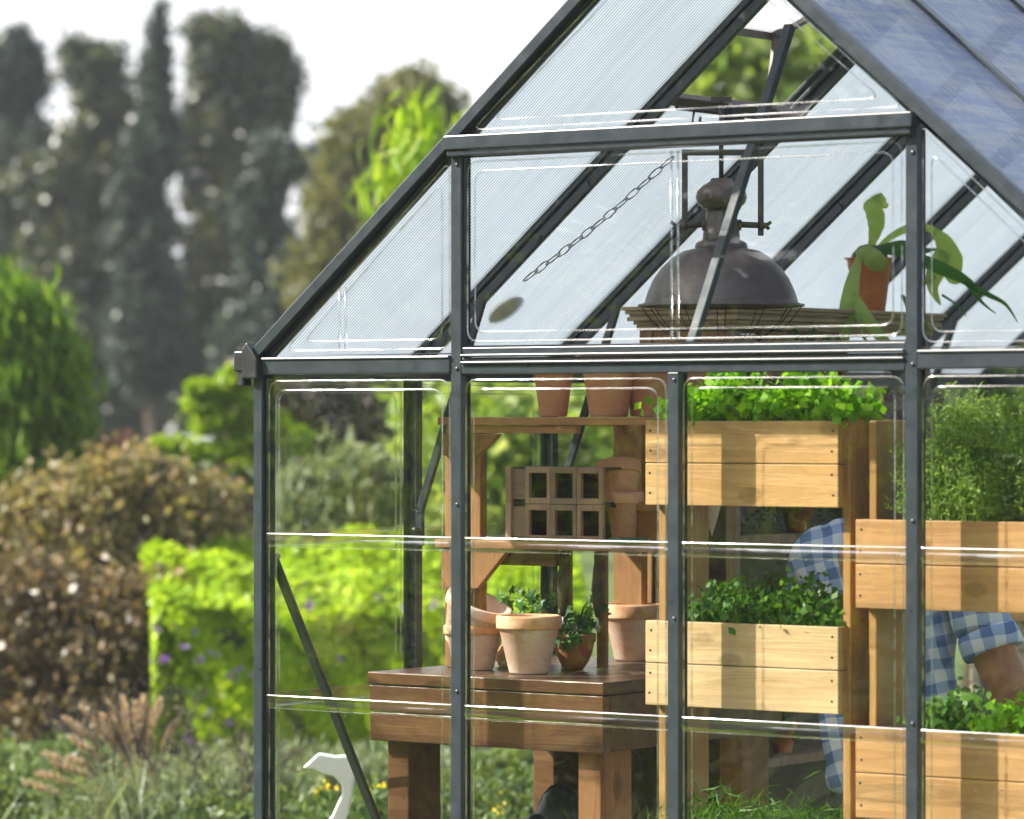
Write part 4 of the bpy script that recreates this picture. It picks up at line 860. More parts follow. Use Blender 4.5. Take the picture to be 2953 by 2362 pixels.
body = [[(pel, (.15, .11)), (bel, (.145, .105)), (chs, (.165, .115)), (uch, (.14, .10)), (nek, (.062, .062)), (nk2, (.056, .058)), (hd, (.070, .082)), (hd2, (.078, .096)), (hd3, (.055, .07))],
    [(uch, (.14, .10)), (shL, .062), (shL.lerp(elL, .5), .052), (elL, .043), (elL.lerp(wrL, .5), .040), (wrL, .028)],
    [(uch, (.14, .10)), (shR, .066), (shR.lerp(elR, .62), .064), (elR, .056), (elR.lerp(wrR, .5), .046), (wrR, .029)],
    [(pel, (.15, .11)), (hipL, .10), (hipL.lerp(knL, .5), .082), (knL, .060), (knL.lerp(anL, .45), .056), (anL, .038), (toL, .032)],
    [(pel, (.15, .11)), (hipR, .10), (hipR.lerp(knR, .5), .082), (knR, .060), (knR.lerp(anR, .45), .056), (anR, .038), (toR, .032)]]
def hand(wr, el, side):
    d = (wr-el).normalized(); s_ = d.cross(UP).normalized()*side; n_ = s_.cross(d).normalized(); palm = wr+d*.085
    out = [[(wr, (.026, .02)), (wr+d*.04, (.036, .016)), (palm, (.036, .015))]]
    for k_, (o, L_) in enumerate(((-.028, .068), (-.009, .078), (.010, .072), (.027, .056))):
        a = wr+d*.07+s_*o; b = palm+s_*o*1.1+d*L_*.35-n_*.006; c_ = b+d*L_*.35-n_*.014; e_ = c_+d*L_*.22-n_*.018; out.append([(a, .009), (b, .0088), (c_, .0080), (e_, .0068)])
    t0 = wr+d*.030-s_*.020; t1 = t0-s_*.024+d*.022-n_*.01; t2 = t1-s_*.010+d*.028-n_*.012; out.append([(t0, .012), (t1, .0105), (t2, .008)]); return out
face = hd+Vector((-.02, .075, .0)); fd = Vector((-.25, 1, -.12)).normalized(); fs_ = fd.cross(UP).normalized()
nose = [[(hd+fd*.07, .014), (hd+fd*.098+UP*-.012, .013)], [(hd+fd*.06+UP*-.04, .03), (hd+fd*.078+UP*-.05, .014)]]
ears = [[(hd+fs_*.066+UP*.01, .014), (hd+fs_*.082+UP*.022, .013)], [(hd-fs_*.066+UP*.01, .014), (hd-fs_*.082+UP*.022, .013)]]
eyes = [[(hd+fd*.072+fs_*s_+UP*.02, .012), (hd+fd*.082+fs_*s_+UP*.02, .010)] for s_ in (-.03, .03)]
b_ = skin_part('body', [body]+[[h] for h in hand(wrR, elR, 1)]+[[h] for h in hand(wrL, elL, -1)]+[[x] for x in nose+ears+eyes], SKIN, man)
k5 = .48
cufR = shR.lerp(elR, .62); cufL = shL.lerp(elL, .62)
shirt = [[(pel+Vector((0, 0, -.06)), (.180, .135)), (pel, (.172, .130)), (bel, (.200, .140)), (chs, (.225, .150)), (uch, (.185, .130)), (nek, (.082, .080))],
    [(uch, (.185, .130)), (shL, .092), (shL.lerp(elL, .35), .082), (cufL, .074)], [(uch, (.185, .130)), (shR, .086), (shR.lerp(elR, .35), .078), (cufR, .078)]]
sh = skin_part('shirt', [shirt], PLAID, man, 3)
tx = bpy.data.textures.new('cloth_folds', 'CLOUDS'); tx.noise_scale = .11; dm = sh.modifiers.new('folds', 'DISPLACE'); dm.texture = tx; dm.strength = .030; dm.mid_level = .5
for nm, cf, sA, eA in (('rolled_cuff', cufR, shR, elR), ('rolled_cuff', cufL, shL, elL)):
    d = (eA-sA).normalized(); q = Vector((0, 0, 1)).rotation_difference(d).to_matrix(); m = MB(); m.lathe([(.052, -.03), (.074, -.032), (.079, -.012), (.079, .016), (.074, .026), (.055, .022)], cf, 32, q); m.build(nm, PLAID, man)
yk = [pp(1655, 1190, -.08), pp(1700, 1130, -.11), pp(1760, 1112, -.135), pp(1850, 1125, -.14), pp(1950, 1140, -.12)]
m = MB(); m.tube([nek+Vector((.075*math.cos(a), .07*math.sin(a), -.01+.012*math.sin(a))) for a in [2*math.pi*q/24 for q in range(24)]], .014, 8, closed=True); m.build('collar', PLAID, man)
tr = [[(pel+Vector((0, 0, .03)), (.160, .122)), (pel, (.165, .128)), (hipL, .112), (hipL.lerp(knL, .5), .095), (knL, .075), (knL.lerp(anL, .5), .072), (anL+Vector((0, 0, .03)), .066)],
    [(pel, (.165, .128)), (hipR, .112), (hipR.lerp(knR, .5), .095), (knR, .075), (knR.lerp(anR, .5), .072), (anR+Vector((0, 0, .03)), .066)]]
skin_part('jeans', [tr], JEANS, man)
for an, to in ((anL, toL), (anR, toR)):
    skin_part('shoe', [[[(an+Vector((0, -.035, -.035)), (.042, .04)), (an+Vector((0, .03, -.03)), (.044, .042)), (to+Vector((0, 0, .0)), (.046, .034)), (to+Vector((0, .05, -.002)), (.034, .026))]]], SHOE, man)
# short grey hair: scalp shell plus many fine strands
cH = hd2+Vector((0, -.012, .012)); m = MB(); m.lathe([(0.001, .098), (.045, .088), (.074, .058), (.086, .015), (.084, -.03), (.070, -.062), (.05, -.07)], cH, 28); hr = m.build('hair', HAIR, man)
n = 5200; u = RNG.normal(size=(n, 3)); u /= np.linalg.norm(u, axis=1)[:, None]; u[:, 2] = np.abs(u[:, 2])*1.0-.55*(RNG.uniform(size=n) < .45)
keep = ~((u[:, 1] > .45) & (u[:, 2] < .15)); u = u[keep]; pts = np.array(cH)+u*np.array([.088, .088, .098]); dirs = u*.5+RNG.normal(size=u.shape)*.45+np.array([0, 0, -.25]); dirs /= np.linalg.norm(dirs, axis=1)[:, None]
L_ = RNG.uniform(.018, .042, len(u))[:, None]; side = np.cross(dirs, RNG.normal(size=u.shape)); side /= np.linalg.norm(side, axis=1)[:, None]
V = np.stack([pts-side*.0008, pts+side*.0008, pts+dirs*L_+side*.0003, pts+dirs*L_-side*.0003], 1).reshape(-1, 3); fastmesh('hair_strands', V, np.arange(4*len(u)).reshape(-1, 4), HAIR, hr if False else man)
# ---- far dark trees (crown outlines follow the photograph; each stands at its own distance)
FT = 'dark trees across the far end of the garden'
def far(label, D, blobs, mat, bx, n, per=16, cr=.17, leaf=.12, r=.16, cat='tree', **kw): n = int(n*2.0); kw.setdefault('sat', 2); return tree('conifer_tree' if 'cypress' in label or 'conifer' in label else 'broadleaf_tree', label, cat, D, blobs, mat, bx, n, per, cr, leaf, r, **kw)
far('dark conifer cut by the left edge, its round top standing clear', 52, [(45, 190, 75, 105), (20, 260, 70, 70), (95, 230, 35, 60), (60, 400, 130, 50), (150, 450, 110, 60), (60, 560, 120, 110), (40, 760, 130, 150), (60, 1000, 150, 200)], L_DARK, 50, 900)
far('ragged olive topped conifer, second from the left', 49, [(285, 175, 70, 45), (210, 170, 25, 60), (300, 290, 75, 90), (270, 400, 90, 80), (180, 520, 150, 70), (320, 480, 90, 70), (260, 600, 130, 90), (220, 760, 140, 130), (240, 980, 170, 200)], L_DARK2, 270, 820)
far('thin spire shaped cypress rising above its neighbours', 47, [(459, 55, 14, 38), (452, 120, 24, 50), (448, 200, 36, 60), (447, 285, 44, 60), (462, 370, 52, 60), (430, 450, 75, 80), (400, 560, 75, 100), (400, 660, 70, 110), (400, 760, 60, 130), (420, 980, 110, 180)], L_DARK, 440, 900, cr=.12, leaf=.10, sat=1)
far('broad topped dark tree with an olive tinted crown beside the greenhouse roof', 50, [(645, 110, 75, 55), (620, 190, 70, 70), (760, 150, 65, 45), (820, 215, 45, 35), (720, 260, 70, 50), (600, 300, 60, 45), (700, 330, 70, 50), (800, 250, 50, 50), (545, 425, 50, 45), (510, 450, 40, 40), (482, 640, 20, 50), (566, 560, 16, 40), (575, 720, 22, 40), (480, 790, 24, 50), (590, 400, 50, 60), (650, 380, 90, 70), (780, 340, 50, 40), (690, 430, 75, 90), (680, 560, 85, 110), (660, 700, 100, 130), (640, 860, 110, 150), (620, 1040, 140, 180)], L_DARK2, 670, 1500, limbs=14)
far('low dark branching conifer leaning right from under the broad tree', 46, [(840, 470, 80, 40), (780, 455, 50, 40), (890, 500, 40, 30), (740, 600, 55, 90), (780, 740, 70, 90), (820, 870, 90, 120), (760, 1020, 130, 160)], L_DARK, 780, 850)
far('yellowish olive tree with a rounded top behind the roof slope', 40, [(1190, 290, 95, 50), (1230, 330, 90, 60), (1120, 370, 90, 70), (1040, 460, 90, 90), (1150, 520, 140, 120), (1010, 620, 110, 130), (1150, 700, 170, 150), (960, 830, 120, 130), (1130, 900, 190, 170), (1000, 1060, 170, 150)], L_OLIVE, 1120, 1500, cr=.2, leaf=.13)
ms = []
for i, (x, y, rx, ry) in enumerate([(50, 700, 100, 120), (200, 740, 90, 90), (100, 930, 170, 130), (330, 1010, 140, 110), (560, 1060, 110, 90), (300, 1160, 320, 100), (700, 1090, 150, 110), (900, 1120, 170, 100), (1150, 1110, 200, 90), (1500, 1100, 300, 90), (1900, 1080, 300, 110), (2350, 1060, 300, 120)]):
    ms.append(pxblob(x, y, rx, ry, 58+i % 3*2))
_ = None
ob, _ = crown('far_wood', ms, 9000, 12, .25, .2, L_DARK, None); tag(ob, 'dark wood closing the far end of the garden', 'wood', kind='stuff')
# trees glimpsed through the roof vent and the back glass
tree('broadleaf_tree', 'tall pale green tree seen through the open roof vent', 'tree', 24, [(2050, 200, 160, 130), (2250, 300, 170, 140), (1950, 420, 200, 120), (2150, 520, 250, 160)], L_BACK, 2120, 700, 18, .28, .15, .12)
tree('broadleaf_tree', 'grey green tree behind the right end of the roof vent', 'tree', 27, [(2900, 1080, 260, 90), (2700, 1180, 240, 90), (2950, 1250, 200, 110), (2420, 150, 130, 160), (2480, 330, 160, 140), (2400, 520, 150, 150)], L_DARK2, 2430, 420, 18, .3, .16, .12)
tree('bamboo_plant', 'yellow green plant with drooping narrow leaves beside the roof edge', 'plant', 17.5, [(1230, 340, 35, 35), (1180, 420, 70, 60), (1140, 500, 60, 60), (1120, 590, 50, 60), (1230, 440, 60, 90)], L_BAMB, 1180, 50, 8, .11, .15, .012, limbs=10, aspect=.12, bark=L_MINT, axis=(0, 0, -1.2), tilt=.6)
# mid garden
tree('weeping_tree', 'bright green weeping shrub cut by the left edge', 'shrub', 19.5, [(-30, 920, 130, 110), (60, 1000, 110, 100), (10, 1120, 170, 150), (130, 1110, 80, 100), (170, 1230, 65, 130), (20, 1380, 180, 160), (150, 1400, 100, 110)], L_WILLOW, 20, 900, 18, .12, .12, .08, aspect=.16, axis=(.25, .15, -2.2), tilt=.7, sat=2)
lay = [(705, 1075, 45, 16), (660, 1100, 50, 12), (600, 1118, 60, 13), (560, 1122, 35, 9), (690, 1150, 60, 16), (730, 1180, 40, 20), (600, 1172, 55, 12), (560, 1178, 35, 9), (660, 1215, 60, 15), (590, 1228, 50, 13), (730, 1262, 60, 20), (500, 1282, 65, 12), (455, 1290, 30, 8), (570, 1302, 70, 14), (660, 1300, 70, 20), (700, 1345, 80, 22), (620, 1385, 75, 18), (760, 1230, 60, 50), (700, 1425, 90, 30), (840, 1260, 60, 40), (800, 1400, 90, 40)]
tree('layered_tree', 'small lime green tree with flat tiered branches beside the greenhouse corner', 'tree', 21.5, lay, L_LAYER, 690, 900, 20, .035, .05, .05, limbs=20, shell=.2)
tree('red_tinged_shrub', 'large reddish olive shrub filling the left side in front of the trees', 'shrub', 18.6, [(380, 1420, 150, 110), (250, 1480, 200, 130), (520, 1500, 170, 130), (100, 1560, 180, 140), (300, 1640, 250, 150)], L_PHOT, 300, 1900, 16, .085, .055, .05, limbs=30)
tree('rusty_shrub', 'rusty brown shrub low at the left, under the reddish olive one', 'shrub', 18.0, [(330, 1800, 200, 130), (60, 1800, 220, 190), (280, 1950, 240, 190), (480, 1850, 130, 200), (120, 2080, 260, 160), (420, 2100, 150, 100)], L_RUST, 250, 1700, 15, .085, .05, .04, limbs=24)
tree('rusty_shrub', 'reddish brown shrub between the olive shrub and the greenhouse corner, behind the hedge', 'shrub', 19.4, [(600, 1500, 130, 110), (720, 1560, 110, 90), (480, 1560, 120, 100)], L_RUST, 620, 600, 15, .085, .05, .03)
tree('red_tinged_shrub', 'rusty flowered top of a shrub behind the large reddish olive shrub', 'shrub', 19.6, [(345, 1310, 60, 28), (300, 1350, 90, 50)], mat_leaf('rusty_leaf', (.30, .10, .08), (.45, .22, .16), (.4, .3, .18), .3), 340, 170, 12, .07, .05, .03)
# clipped lime hedge with purple flowers
HD = 17.6; c0 = P(335, 1600, HD); c1 = P(1700, 1600, HD); hz0 = 0.; hzt = .90; dirh = (c1-c0); dirh.z = 0; Lh = dirh.length; dirh.normalize(); dpt = FWV*1.1
n = 52000; q = RNG.integers(0, 10, n); u = RNG.uniform(0, Lh, n); v = RNG.uniform(0, 1, n); z = RNG.uniform(.04, .62, n)
top_ = q < 4; left_ = q >= 8; frt = ~top_ & ~left_
vv = RNG.uniform(0, 1, n); zt = .60+.32*np.sin(vv*1.5)+.03*np.sin(u*7)+.02*np.sin(u*19)+.025*np.sin(vv*14+u*5)
z = np.where(top_, zt, z); v = np.where(frt, .01+np.abs(RNG.normal(0, .10, n)), np.where(top_, vv, v))
z = np.where(left_, RNG.uniform(.04, 1, n)*(.60+.30*v), z)
lean_ = .22*np.clip((.9-z)/.9, 0, 1)
u = np.where(left_, .17*(1-v)+np.abs(RNG.normal(0, .02, n)), np.where(top_, u*(Lh-.1)/Lh+.1*(1-v), .16+u*(Lh-.16)/Lh))+lean_*np.clip(1-u/.9, 0, 1)
v = v+np.where(frt, .06*np.sin(u*9)*np.sin(z*8)+.04*np.sin(u*23+z*17), 0)
pts = np.array([c0.x, c0.y, 0])+u[:, None]*np.array(dirh)+v[:, None]*np.array(dpt)+np.stack([0*z, 0*z, z+RNG.normal(0, .014, n)], 1)
nrm = np.where(top_[:, None], np.array([[0, 0, 1.]])-.25*np.array([tuple(FWV)]), np.where(left_[:, None], -np.array([tuple(RTV)])*1.-.5*np.array([tuple(FWV)])+np.array([[0, 0, .3]]), -np.array([tuple(FWV)])+np.array([[0, 0, -.25]])+.55*np.array([tuple(RTV)])))
hed = thing('flowering_hedge', (c0+dirh*Lh/2+dpt*.5)*1.0, 'clipped bright lime hedge dotted with purple flowers behind the greenhouse', 'hedge'); 
V, Q = leafcards(pts, .046, .65, nrm=nrm, spread=.36); fastmesh('foliage', V, Q, L_LIME, hed)
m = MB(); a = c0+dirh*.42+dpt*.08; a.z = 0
cs = [a, c0+dirh*(Lh-.1)+dpt*.08, c0+dirh*(Lh-.1)+dpt*.92, c0+dirh*.42+dpt*.92]; cs = [Vector((p.x, p.y, 0)) for p in cs]; m.prism(cs, (0, 0, .55)); m.build('shade_core', mat_plain('hedge_shade', (.03, .05, .012), .95, 0, .5, 8, .5, .02), hed)  # solid dark core; its colour stands in for shade inside the hedge
fl = [(455, 1815), (530, 1868), (560, 1825), (612, 1880), (570, 1908), (690, 1930), (650, 1985), (645, 2005), (735, 1950), (665, 1955), (605, 2060), (705, 2125), (540, 2135), (665, 2083), (895, 1745), (890, 1770), (1085, 1722), (1165, 1752), (1255, 1740), (500, 1800), (470, 1900), (980, 1900), (1110, 2090)]
pts = []
for x, y in fl:
    c = P(x, y, HD-.05); pts.append(np.array(c)+RNG.normal(size=(7 if y != 1745 else 22, 3))*.010)
pts = np.concatenate(pts); V, Q = leafcards(pts, .020, .9); tag(fastmesh('flowers', V, Q, PURPLE, hed), kind='stuff')
m = MB(); p0 = P(420, 2010, HD); 
pts = np.array(P(425, 1985, HD-.1))+RNG.normal(size=(160, 3))*[.06, .05, .035]; 
# sage bed in front of the hedge, low ground cover, twiggy shrub, fountain grass
sage = [pxblob(x, y, rx, ry, D) for x, y, rx, ry, D in ((580, 2235, 90, 30, 16.6), (700, 2230, 90, 35, 16.5), (850, 2235, 110, 35, 16.4), (1000, 2230, 110, 35, 16.3), (1150, 2240, 120, 35, 16.3), (1350, 2240, 150, 40, 16.2), (520, 2290, 120, 40, 15.8), (760, 2270, 170, 55, 15.7), (1000, 2260, 150, 50, 15.6), (1600, 2220, 150, 50, 16.2))]
ob, _ = crown('sage_bed', sage, 1500, 20, .07, .06, L_SAGE, None, aspect=.25, axis=(0, 0, 1.3), tilt=.7); tag(ob, 'pale grey green bed of sage in front of the lime hedge', 'ground cover', kind='stuff')
low = [pxblob(x, y, rx, ry, D) for x, y, rx, ry, D in ((80, 2270, 200, 60, 14.6), (300, 2290, 180, 50, 14.7), (-20, 2220, 160, 50, 15.6), (180, 2200, 160, 40, 15.9), (80, 2330, 200, 60, 14.2), (330, 2350, 200, 60, 14.0), (560, 2370, 180, 50, 13.8), (30, 2290, 120, 40, 14.8), (850, 2380, 220, 60, 13.6), (1150, 2370, 220, 60, 13.4), (1500, 2340, 260, 80, 13.4))]
ob, _ = crown('ground_cover', low, 1700, 20, .06, .045, L_LOW, None, aspect=.4, axis=(0, 0, .6)); tag(ob, 'low green ground cover along the bottom of the garden bed', 'ground cover', kind='stuff')
rr = random.Random(21)
def twigs(name, label, px, D, h, n, spread):
    b = P(px, 2300, D); b.z = 0; t = thing(name, b, label, 'shrub'); m = MB(); tips = []
    def br(p, d, L_, r, dep):
        q = p+d*L_; m.tube([p, p.lerp(q, .5)+Vector((rr.uniform(-1, 1), rr.uniform(-1, 1), 0))*L_*.06, q], [r, r*.8, r*.6], 5)
        if dep == 0: tips.append(q); return
        for _ in range(3):
            dd = (d+Vector((rr.uniform(-1, 1), rr.uniform(-1, 1), rr.uniform(-.5, .7)))*.75).normalized(); br(q, dd, L_*rr.uniform(.55, .85), r*.6, dep-1)
    for k in range(n): br(b+Vector((rr.uniform(-.05, .05), rr.uniform(-.05, .05), 0)), (Vector((rr.uniform(-1, 1)*spread, rr.uniform(-1, 1)*spread, 1))).normalized(), h*.38, .008, 4)
    m.build('branches', TWIG, t); pts = np.array([tuple(q) for q in tips])[::2]; V, Q = leafcards(pts, .014, .5); fastmesh('leaves', V, Q, L_PHOT, t)
tree('broadleaf_tree', 'dark leafy tree behind the feathery herbs at the right edge', 'tree', 20, [(2900, 1060, 160, 120), (2700, 1120, 150, 110), (2980, 1200, 160, 130), (2800, 1260, 200, 120), (2500, 1180, 160, 90), (2300, 1180, 160, 90), (2700, 1400, 250, 120), (3000, 1450, 200, 150)], L_WILLOW, 2800, 1300, 16, .14, .09, .10)
twigs('twiggy_shrub', 'dark bare twiggy shrub low beside the fountain grass', 370, 14.2, .55, 5, .8)
twigs('twiggy_shrub', 'leafless twiggy shrub between the sage bed and the greenhouse corner', 640, 14.4, .42, 5, .9)
def plume_grass(label, px, D, h, n, lean):
    b = P(px, 2300, D); b.z = 0; t = thing('fountain_grass', b, label, 'ornamental grass'); V_, Q_, B_ = [], [], MB()
    for k in range(n):
        a = rr.uniform(-1, 1); d = (RTV*(a*.75+lean)+FWV*rr.uniform(-.5, .5)+UP*rr.uniform(.7, 1.1)).normalized(); L_ = h*rr.uniform(.65, 1.1); p1 = b+d*L_*.62+UP*.02; p2 = p1+(d+Vector((0, 0, -.15))).normalized()*L_*.38
        B_.tube([b, p1, p2], [.0035, .0025, .001], 4)
        for s_ in range(46):
            f = s_/45; p = p1.lerp(p2, f)-UP*.03*f*f; w_ = .017*math.sin(math.pi*(.1+.85*f))+.004; dv = Vector((rr.gauss(0, 1), rr.gauss(0, 1), rr.gauss(0, 1))).normalized(); sd_ = dv.cross(d).normalized(); o = len(V_); V_ += [p, p+dv*w_+sd_*.002+d*.008, p+dv*w_*1.3+d*.016, p+dv*w_-sd_*.002+d*.008]; Q_.append([o, o+1, o+2, o+3])
    fastmesh('plumes', np.array([tuple(v) for v in V_]), Q_, PLUME, t); B_.build('stalks', PLUME, t)
    base = np.array(b)+np.array([0, 0, .1])+RNG.normal(size=(380, 3))*[.12, .12, .07]; V, Q = leafcards(base, .22, .03, axis=(0, 0, 1.5), tilt=.8); fastmesh('blades', V, Q, L_SAGE, t)
def plumes_at(label, base, D, tips):
    b = P(base*1.3697, 2300, D); b.z = 0; t = thing('fountain_grass', b, label, 'ornamental grass'); V_, Q_, B_ = [], [], MB()
    for (x0, y0, x1, y1) in tips:
        dz = rr.uniform(-.15, .15); p2 = P(x0*1.3697, y0*1.3697, D+dz); p1 = P(x1*1.3697, y1*1.3697, D+dz); mid = (b+p1)/2+UP*.03; B_.tube([b, mid, p1, p2], [.004, .003, .0025, .001], 4); d = (p2-p1).normalized()
        for s_ in range(150):
            f = s_/149; p = p1.lerp(p2, f)-UP*.02*f*f; w_ = .020*math.sin(math.pi*(.08+.85*f))+.004; dv = Vector((rr.gauss(0, 1), rr.gauss(0, 1), rr.gauss(0, 1))).normalized(); sd_ = dv.cross(d).normalized(); o = len(V_); V_ += [p, p+dv*w_*.6+sd_*.003+d*.012, p+dv*w_*1.1+d*.026, p+dv*w_*.6-sd_*.003+d*.012]; Q_.append([o, o+1, o+2, o+3])
    fastmesh('plumes', np.array([tuple(v) for v in V_]), Q_, PLUME, t); B_.build('stalks', PLUME, t)
    base_ = np.array(b)+np.array([0, 0, .1])+RNG.normal(size=(380, 3))*[.12, .12, .07]; V, Q = leafcards(base_, .22, .03, axis=(0, 0, 1.5), tilt=.8); fastmesh('blades', V, Q, L_SAGE, t)
plumes_at('fountain grass with pinkish brown plumes fanning up in front of the rusty shrub', 330, 14.0, [(138, 1505, 215, 1572), (175, 1480, 235, 1560), (200, 1520, 262, 1600), (232, 1478, 262, 1560), (258, 1462, 272, 1548), (285, 1478, 292, 1560), (318, 1490, 312, 1570), (372, 1512, 340, 1580), (300, 1462, 300, 1530), (215, 1500, 250, 1575), (262, 1508, 285, 1590), (335, 1470, 322, 1540), (150, 1545, 230, 1610)])
plumes_at('smaller fountain grass with buff plumes low at the left', 250, 13.8, [(95, 1578, 175, 1630), (120, 1600, 200, 1640), (85, 1620, 165, 1655), (150, 1585, 215, 1640), (60, 1640, 140, 1680)])
# seen through the panes: pale shrubs, brown shade, purple and yellow flowers, white ornament
def shrub(label, D, blobs, mat, bx, n, per=16, cr=.08, leaf=.06, name='shrub', cat='shrub', **kw): return tree(name, label, cat, D, blobs, mat, bx, n, per, cr, leaf, .03, **kw)
shrub('pale feathery shrub seen through the left panes above the hedge', 19, [(880, 1480, 100, 110), (1010, 1440, 110, 120), (1150, 1500, 120, 120), (900, 1580, 160, 60)], L_SAGE, 960, 420, 16, .12, .11, name='pale_shrub', aspect=.2, axis=(.2, 0, .8))
shrub('yellow green shrub behind the cedar shelf', 18.6, [(1400, 1300, 150, 140), (1560, 1350, 160, 160), (1420, 1480, 180, 120), (1700, 1320, 150, 150)], L_BACK, 1500, 620, 16, .12, .10, name='sunlit_shrub')
shrub('fresh green shrub behind the workbench pots', 19.4, [(1300, 1180, 120, 80), (1250, 1400, 130, 110), (1600, 1200, 200, 90), (1850, 1250, 150, 120)], L_BACK, 1450, 480, 16, .14, .11, name='sunlit_shrub')
shrub('dark purple brown shrub behind the upper left pane', 24, [(860, 1170, 130, 90), (960, 1240, 130, 90), (800, 1280, 90, 60)], mat_leaf('plum_leaf', (.045, .03, .035), (.085, .055, .055), (.12, .09, .07), .2), 900, 480, 16, .16, .1, name='plum_shrub')
shrub('mixed flower border behind the workbench legs', 14.6, [(1500, 2230, 150, 70), (1700, 2260, 150, 70), (1350, 2290, 120, 60), (1600, 2350, 200, 60)], L_LOW, 1520, 420, 14, .06, .05, name='flower_border', cat='plant')
for i, (x, y, D, lab) in enumerate(((935, 2275, 12.6, 'yellow flowered plant left of the white ornament'), (1070, 2270, 12.4, 'yellow flowered plant behind the corner brace beside the bench leg'), (1437, 2345, 12.4, 'yellow flower low behind the second pane'))):
    b = P(x, y, D); t = thing('yellow_flower', (b.x, b.y, 0), lab, 'flower'); pts = np.array(b)+RNG.normal(size=(14, 3))*[.022, .022, .02]; V, Q = leafcards(pts, .020, .9); fastmesh('petals', V, Q, YELLOW, t)
    m = MB()
    for k in range(6): m.tube([(b.x+rr.uniform(-.05, .05), b.y+rr.uniform(-.05, .05), 0), (b.x+rr.uniform(-.03, .03), b.y, b.z*.6), (b.x+rr.uniform(-.03, .03), b.y, b.z)], .003, 5)
    m.build('stems', L_MINT, t); pts = np.array((b.x, b.y, b.z*.5))+RNG.normal(size=(160, 3))*[.06, .06, .12]; pts[:, 2] = np.maximum(pts[:, 2], .01); V, Q = leafcards(pts, .05, .4); fastmesh('leaves', V, Q, L_LOW, t)
D = 10.75; out = [(872, 2215), (918, 2172), (965, 2180), (1008, 2178), (1022, 2178), (1024, 2230), (1016, 2290), (1006, 2345), (980, 2400), (965, 2470), (930, 2470), (925, 2400), (958, 2350), (985, 2290), (984, 2262), (962, 2240), (930, 2231), (905, 2219)]
pts = [P(x, y, D) for x, y in out]; org = P(950, 2460, D); zb = org.z; m = MB()
m.prism(pts, FWV*.03)
legp = [P(930, 2465, D), P(965, 2465, D)]; q0, q1 = legp; m.prism([(q0.x-.02*RT[0], q0.y-.02*RT[1], 0), (q1.x+.02*RT[0], q1.y+.02*RT[1], 0), tuple(q1), tuple(q0)], FWV*.03)
ow = m.build('garden_ornament', WHITEP, bev=.006, origin=(org.x, org.y, 0)); tag(ow, 'white curved bird like garden ornament outside beyond the lower left pane', 'ornament')
# low stone wall and pot beyond the right rack
D = 13.2; a = P(3010, 1790, D); b = P(3240, 1780, D); st = thing('stone_wall', (a.x, a.y, 0), 'low pale stone block wall seen behind the rolled sleeve', 'wall'); hh = a.z; rs = random.Random(2); m = MB(); z = 0; row = 0
dv = (b-a); dv.z = 0; Lw = dv.length*1.6; dv.normalize(); a = a-dv*.25
while z < hh-.001:
    h_ = min(.055, hh-z); x = -rs.uniform(0, .06)
    while x < Lw:
        l_ = rs.uniform(.08, .17); x0 = max(0, x)+.002; x1 = min(Lw, x+l_)-.002
        if x1-x0 > .01:
            p = a+dv*x0; p.z = z+.002; q = a+dv*x1; q.z = z+.002; o_ = FWV*rs.uniform(-.008, .004); m.prism([p+o_, q+o_, q+o_+FWV*.12, p+o_+FWV*.12], (0, 0, h_-.004))
        x += l_
    z += h_; row += 1
m.build('blocks', STONE, st, bev=.004); m = MB(); p = a+FWV*.012; p.z = 0; q = p+dv*Lw; m.prism([p, q, q+FWV*.10, p+FWV*.10], (0, 0, hh-.006)); m.build('core', SOIL, st)
pc_ = P(2915, 1790, D+.06); pc_.z = hh; pot(pc_, .15, .20, .04, TERRA_R, 'wide orange pot standing on the stone wall behind the right rack')
# front-left bushes mirrored in the panes; unseen tall trees added to dim mirrored sky
rg = random.Random(5)
for i, (x, y, h, r, mt, lab) in enumerate(((-5.2, -5.0, 2.0, 1.3, L_BACK, 'sunlit bush front left of the greenhouse, mirrored in the left pane'), (-13.5, -9.5, 6.5, 3.4, L_DARK2, 'unseen broad dark tree far front left, added to dim the left pane reflections'), (-9.5, -15., 6.5, 3.4, L_OLIVE, 'unseen olive tree in front of the greenhouse, added to dim the door pane reflections'), (-4., -18.5, 7., 3.4, L_DARK2, 'unseen dark tree in front of the greenhouse, added to dim the right pane reflections'), (-2.6, -3.3, 1.25, .7, L_LIME, 'low lime bush nearest the greenhouse front, mirrored low in the left pane'), (-2.9, -5.2, 1.3, .75, L_LIME, 'second low lime bush from the greenhouse, mirrored low in the second pane'), (-2.0, -7.4, 1.2, .8, L_LIME, 'third low lime bush from the greenhouse, mirrored low in the third pane'), (-1.0, -9.8, 1.3, .8, L_LIME, 'farthest low lime bush in front of the greenhouse, mirrored in the right pane'))):
    t = thing('broadleaf_tree' if h > 3 else 'bush', (x, y, 0), lab, 'tree' if h > 3 else 'shrub'); bl = [(Vector((x+rg.uniform(-r, r)*.7, y+rg.uniform(-r, r)*.7, h*rg.uniform(.2, .85))), (r*.6, r*.6, h*.25)) for _ in range(11)]
    crown('crown', bl, 500, 16, .3 if h > 3 else .2, .30 if h > 3 else .13, mt, t); m = MB(); m.tube([(x, y, 0), (x+.1, y, h*.5), (x, y+.1, h*.85)], [.09, .06, .02], 8); m.build('trunk', BARK, t)

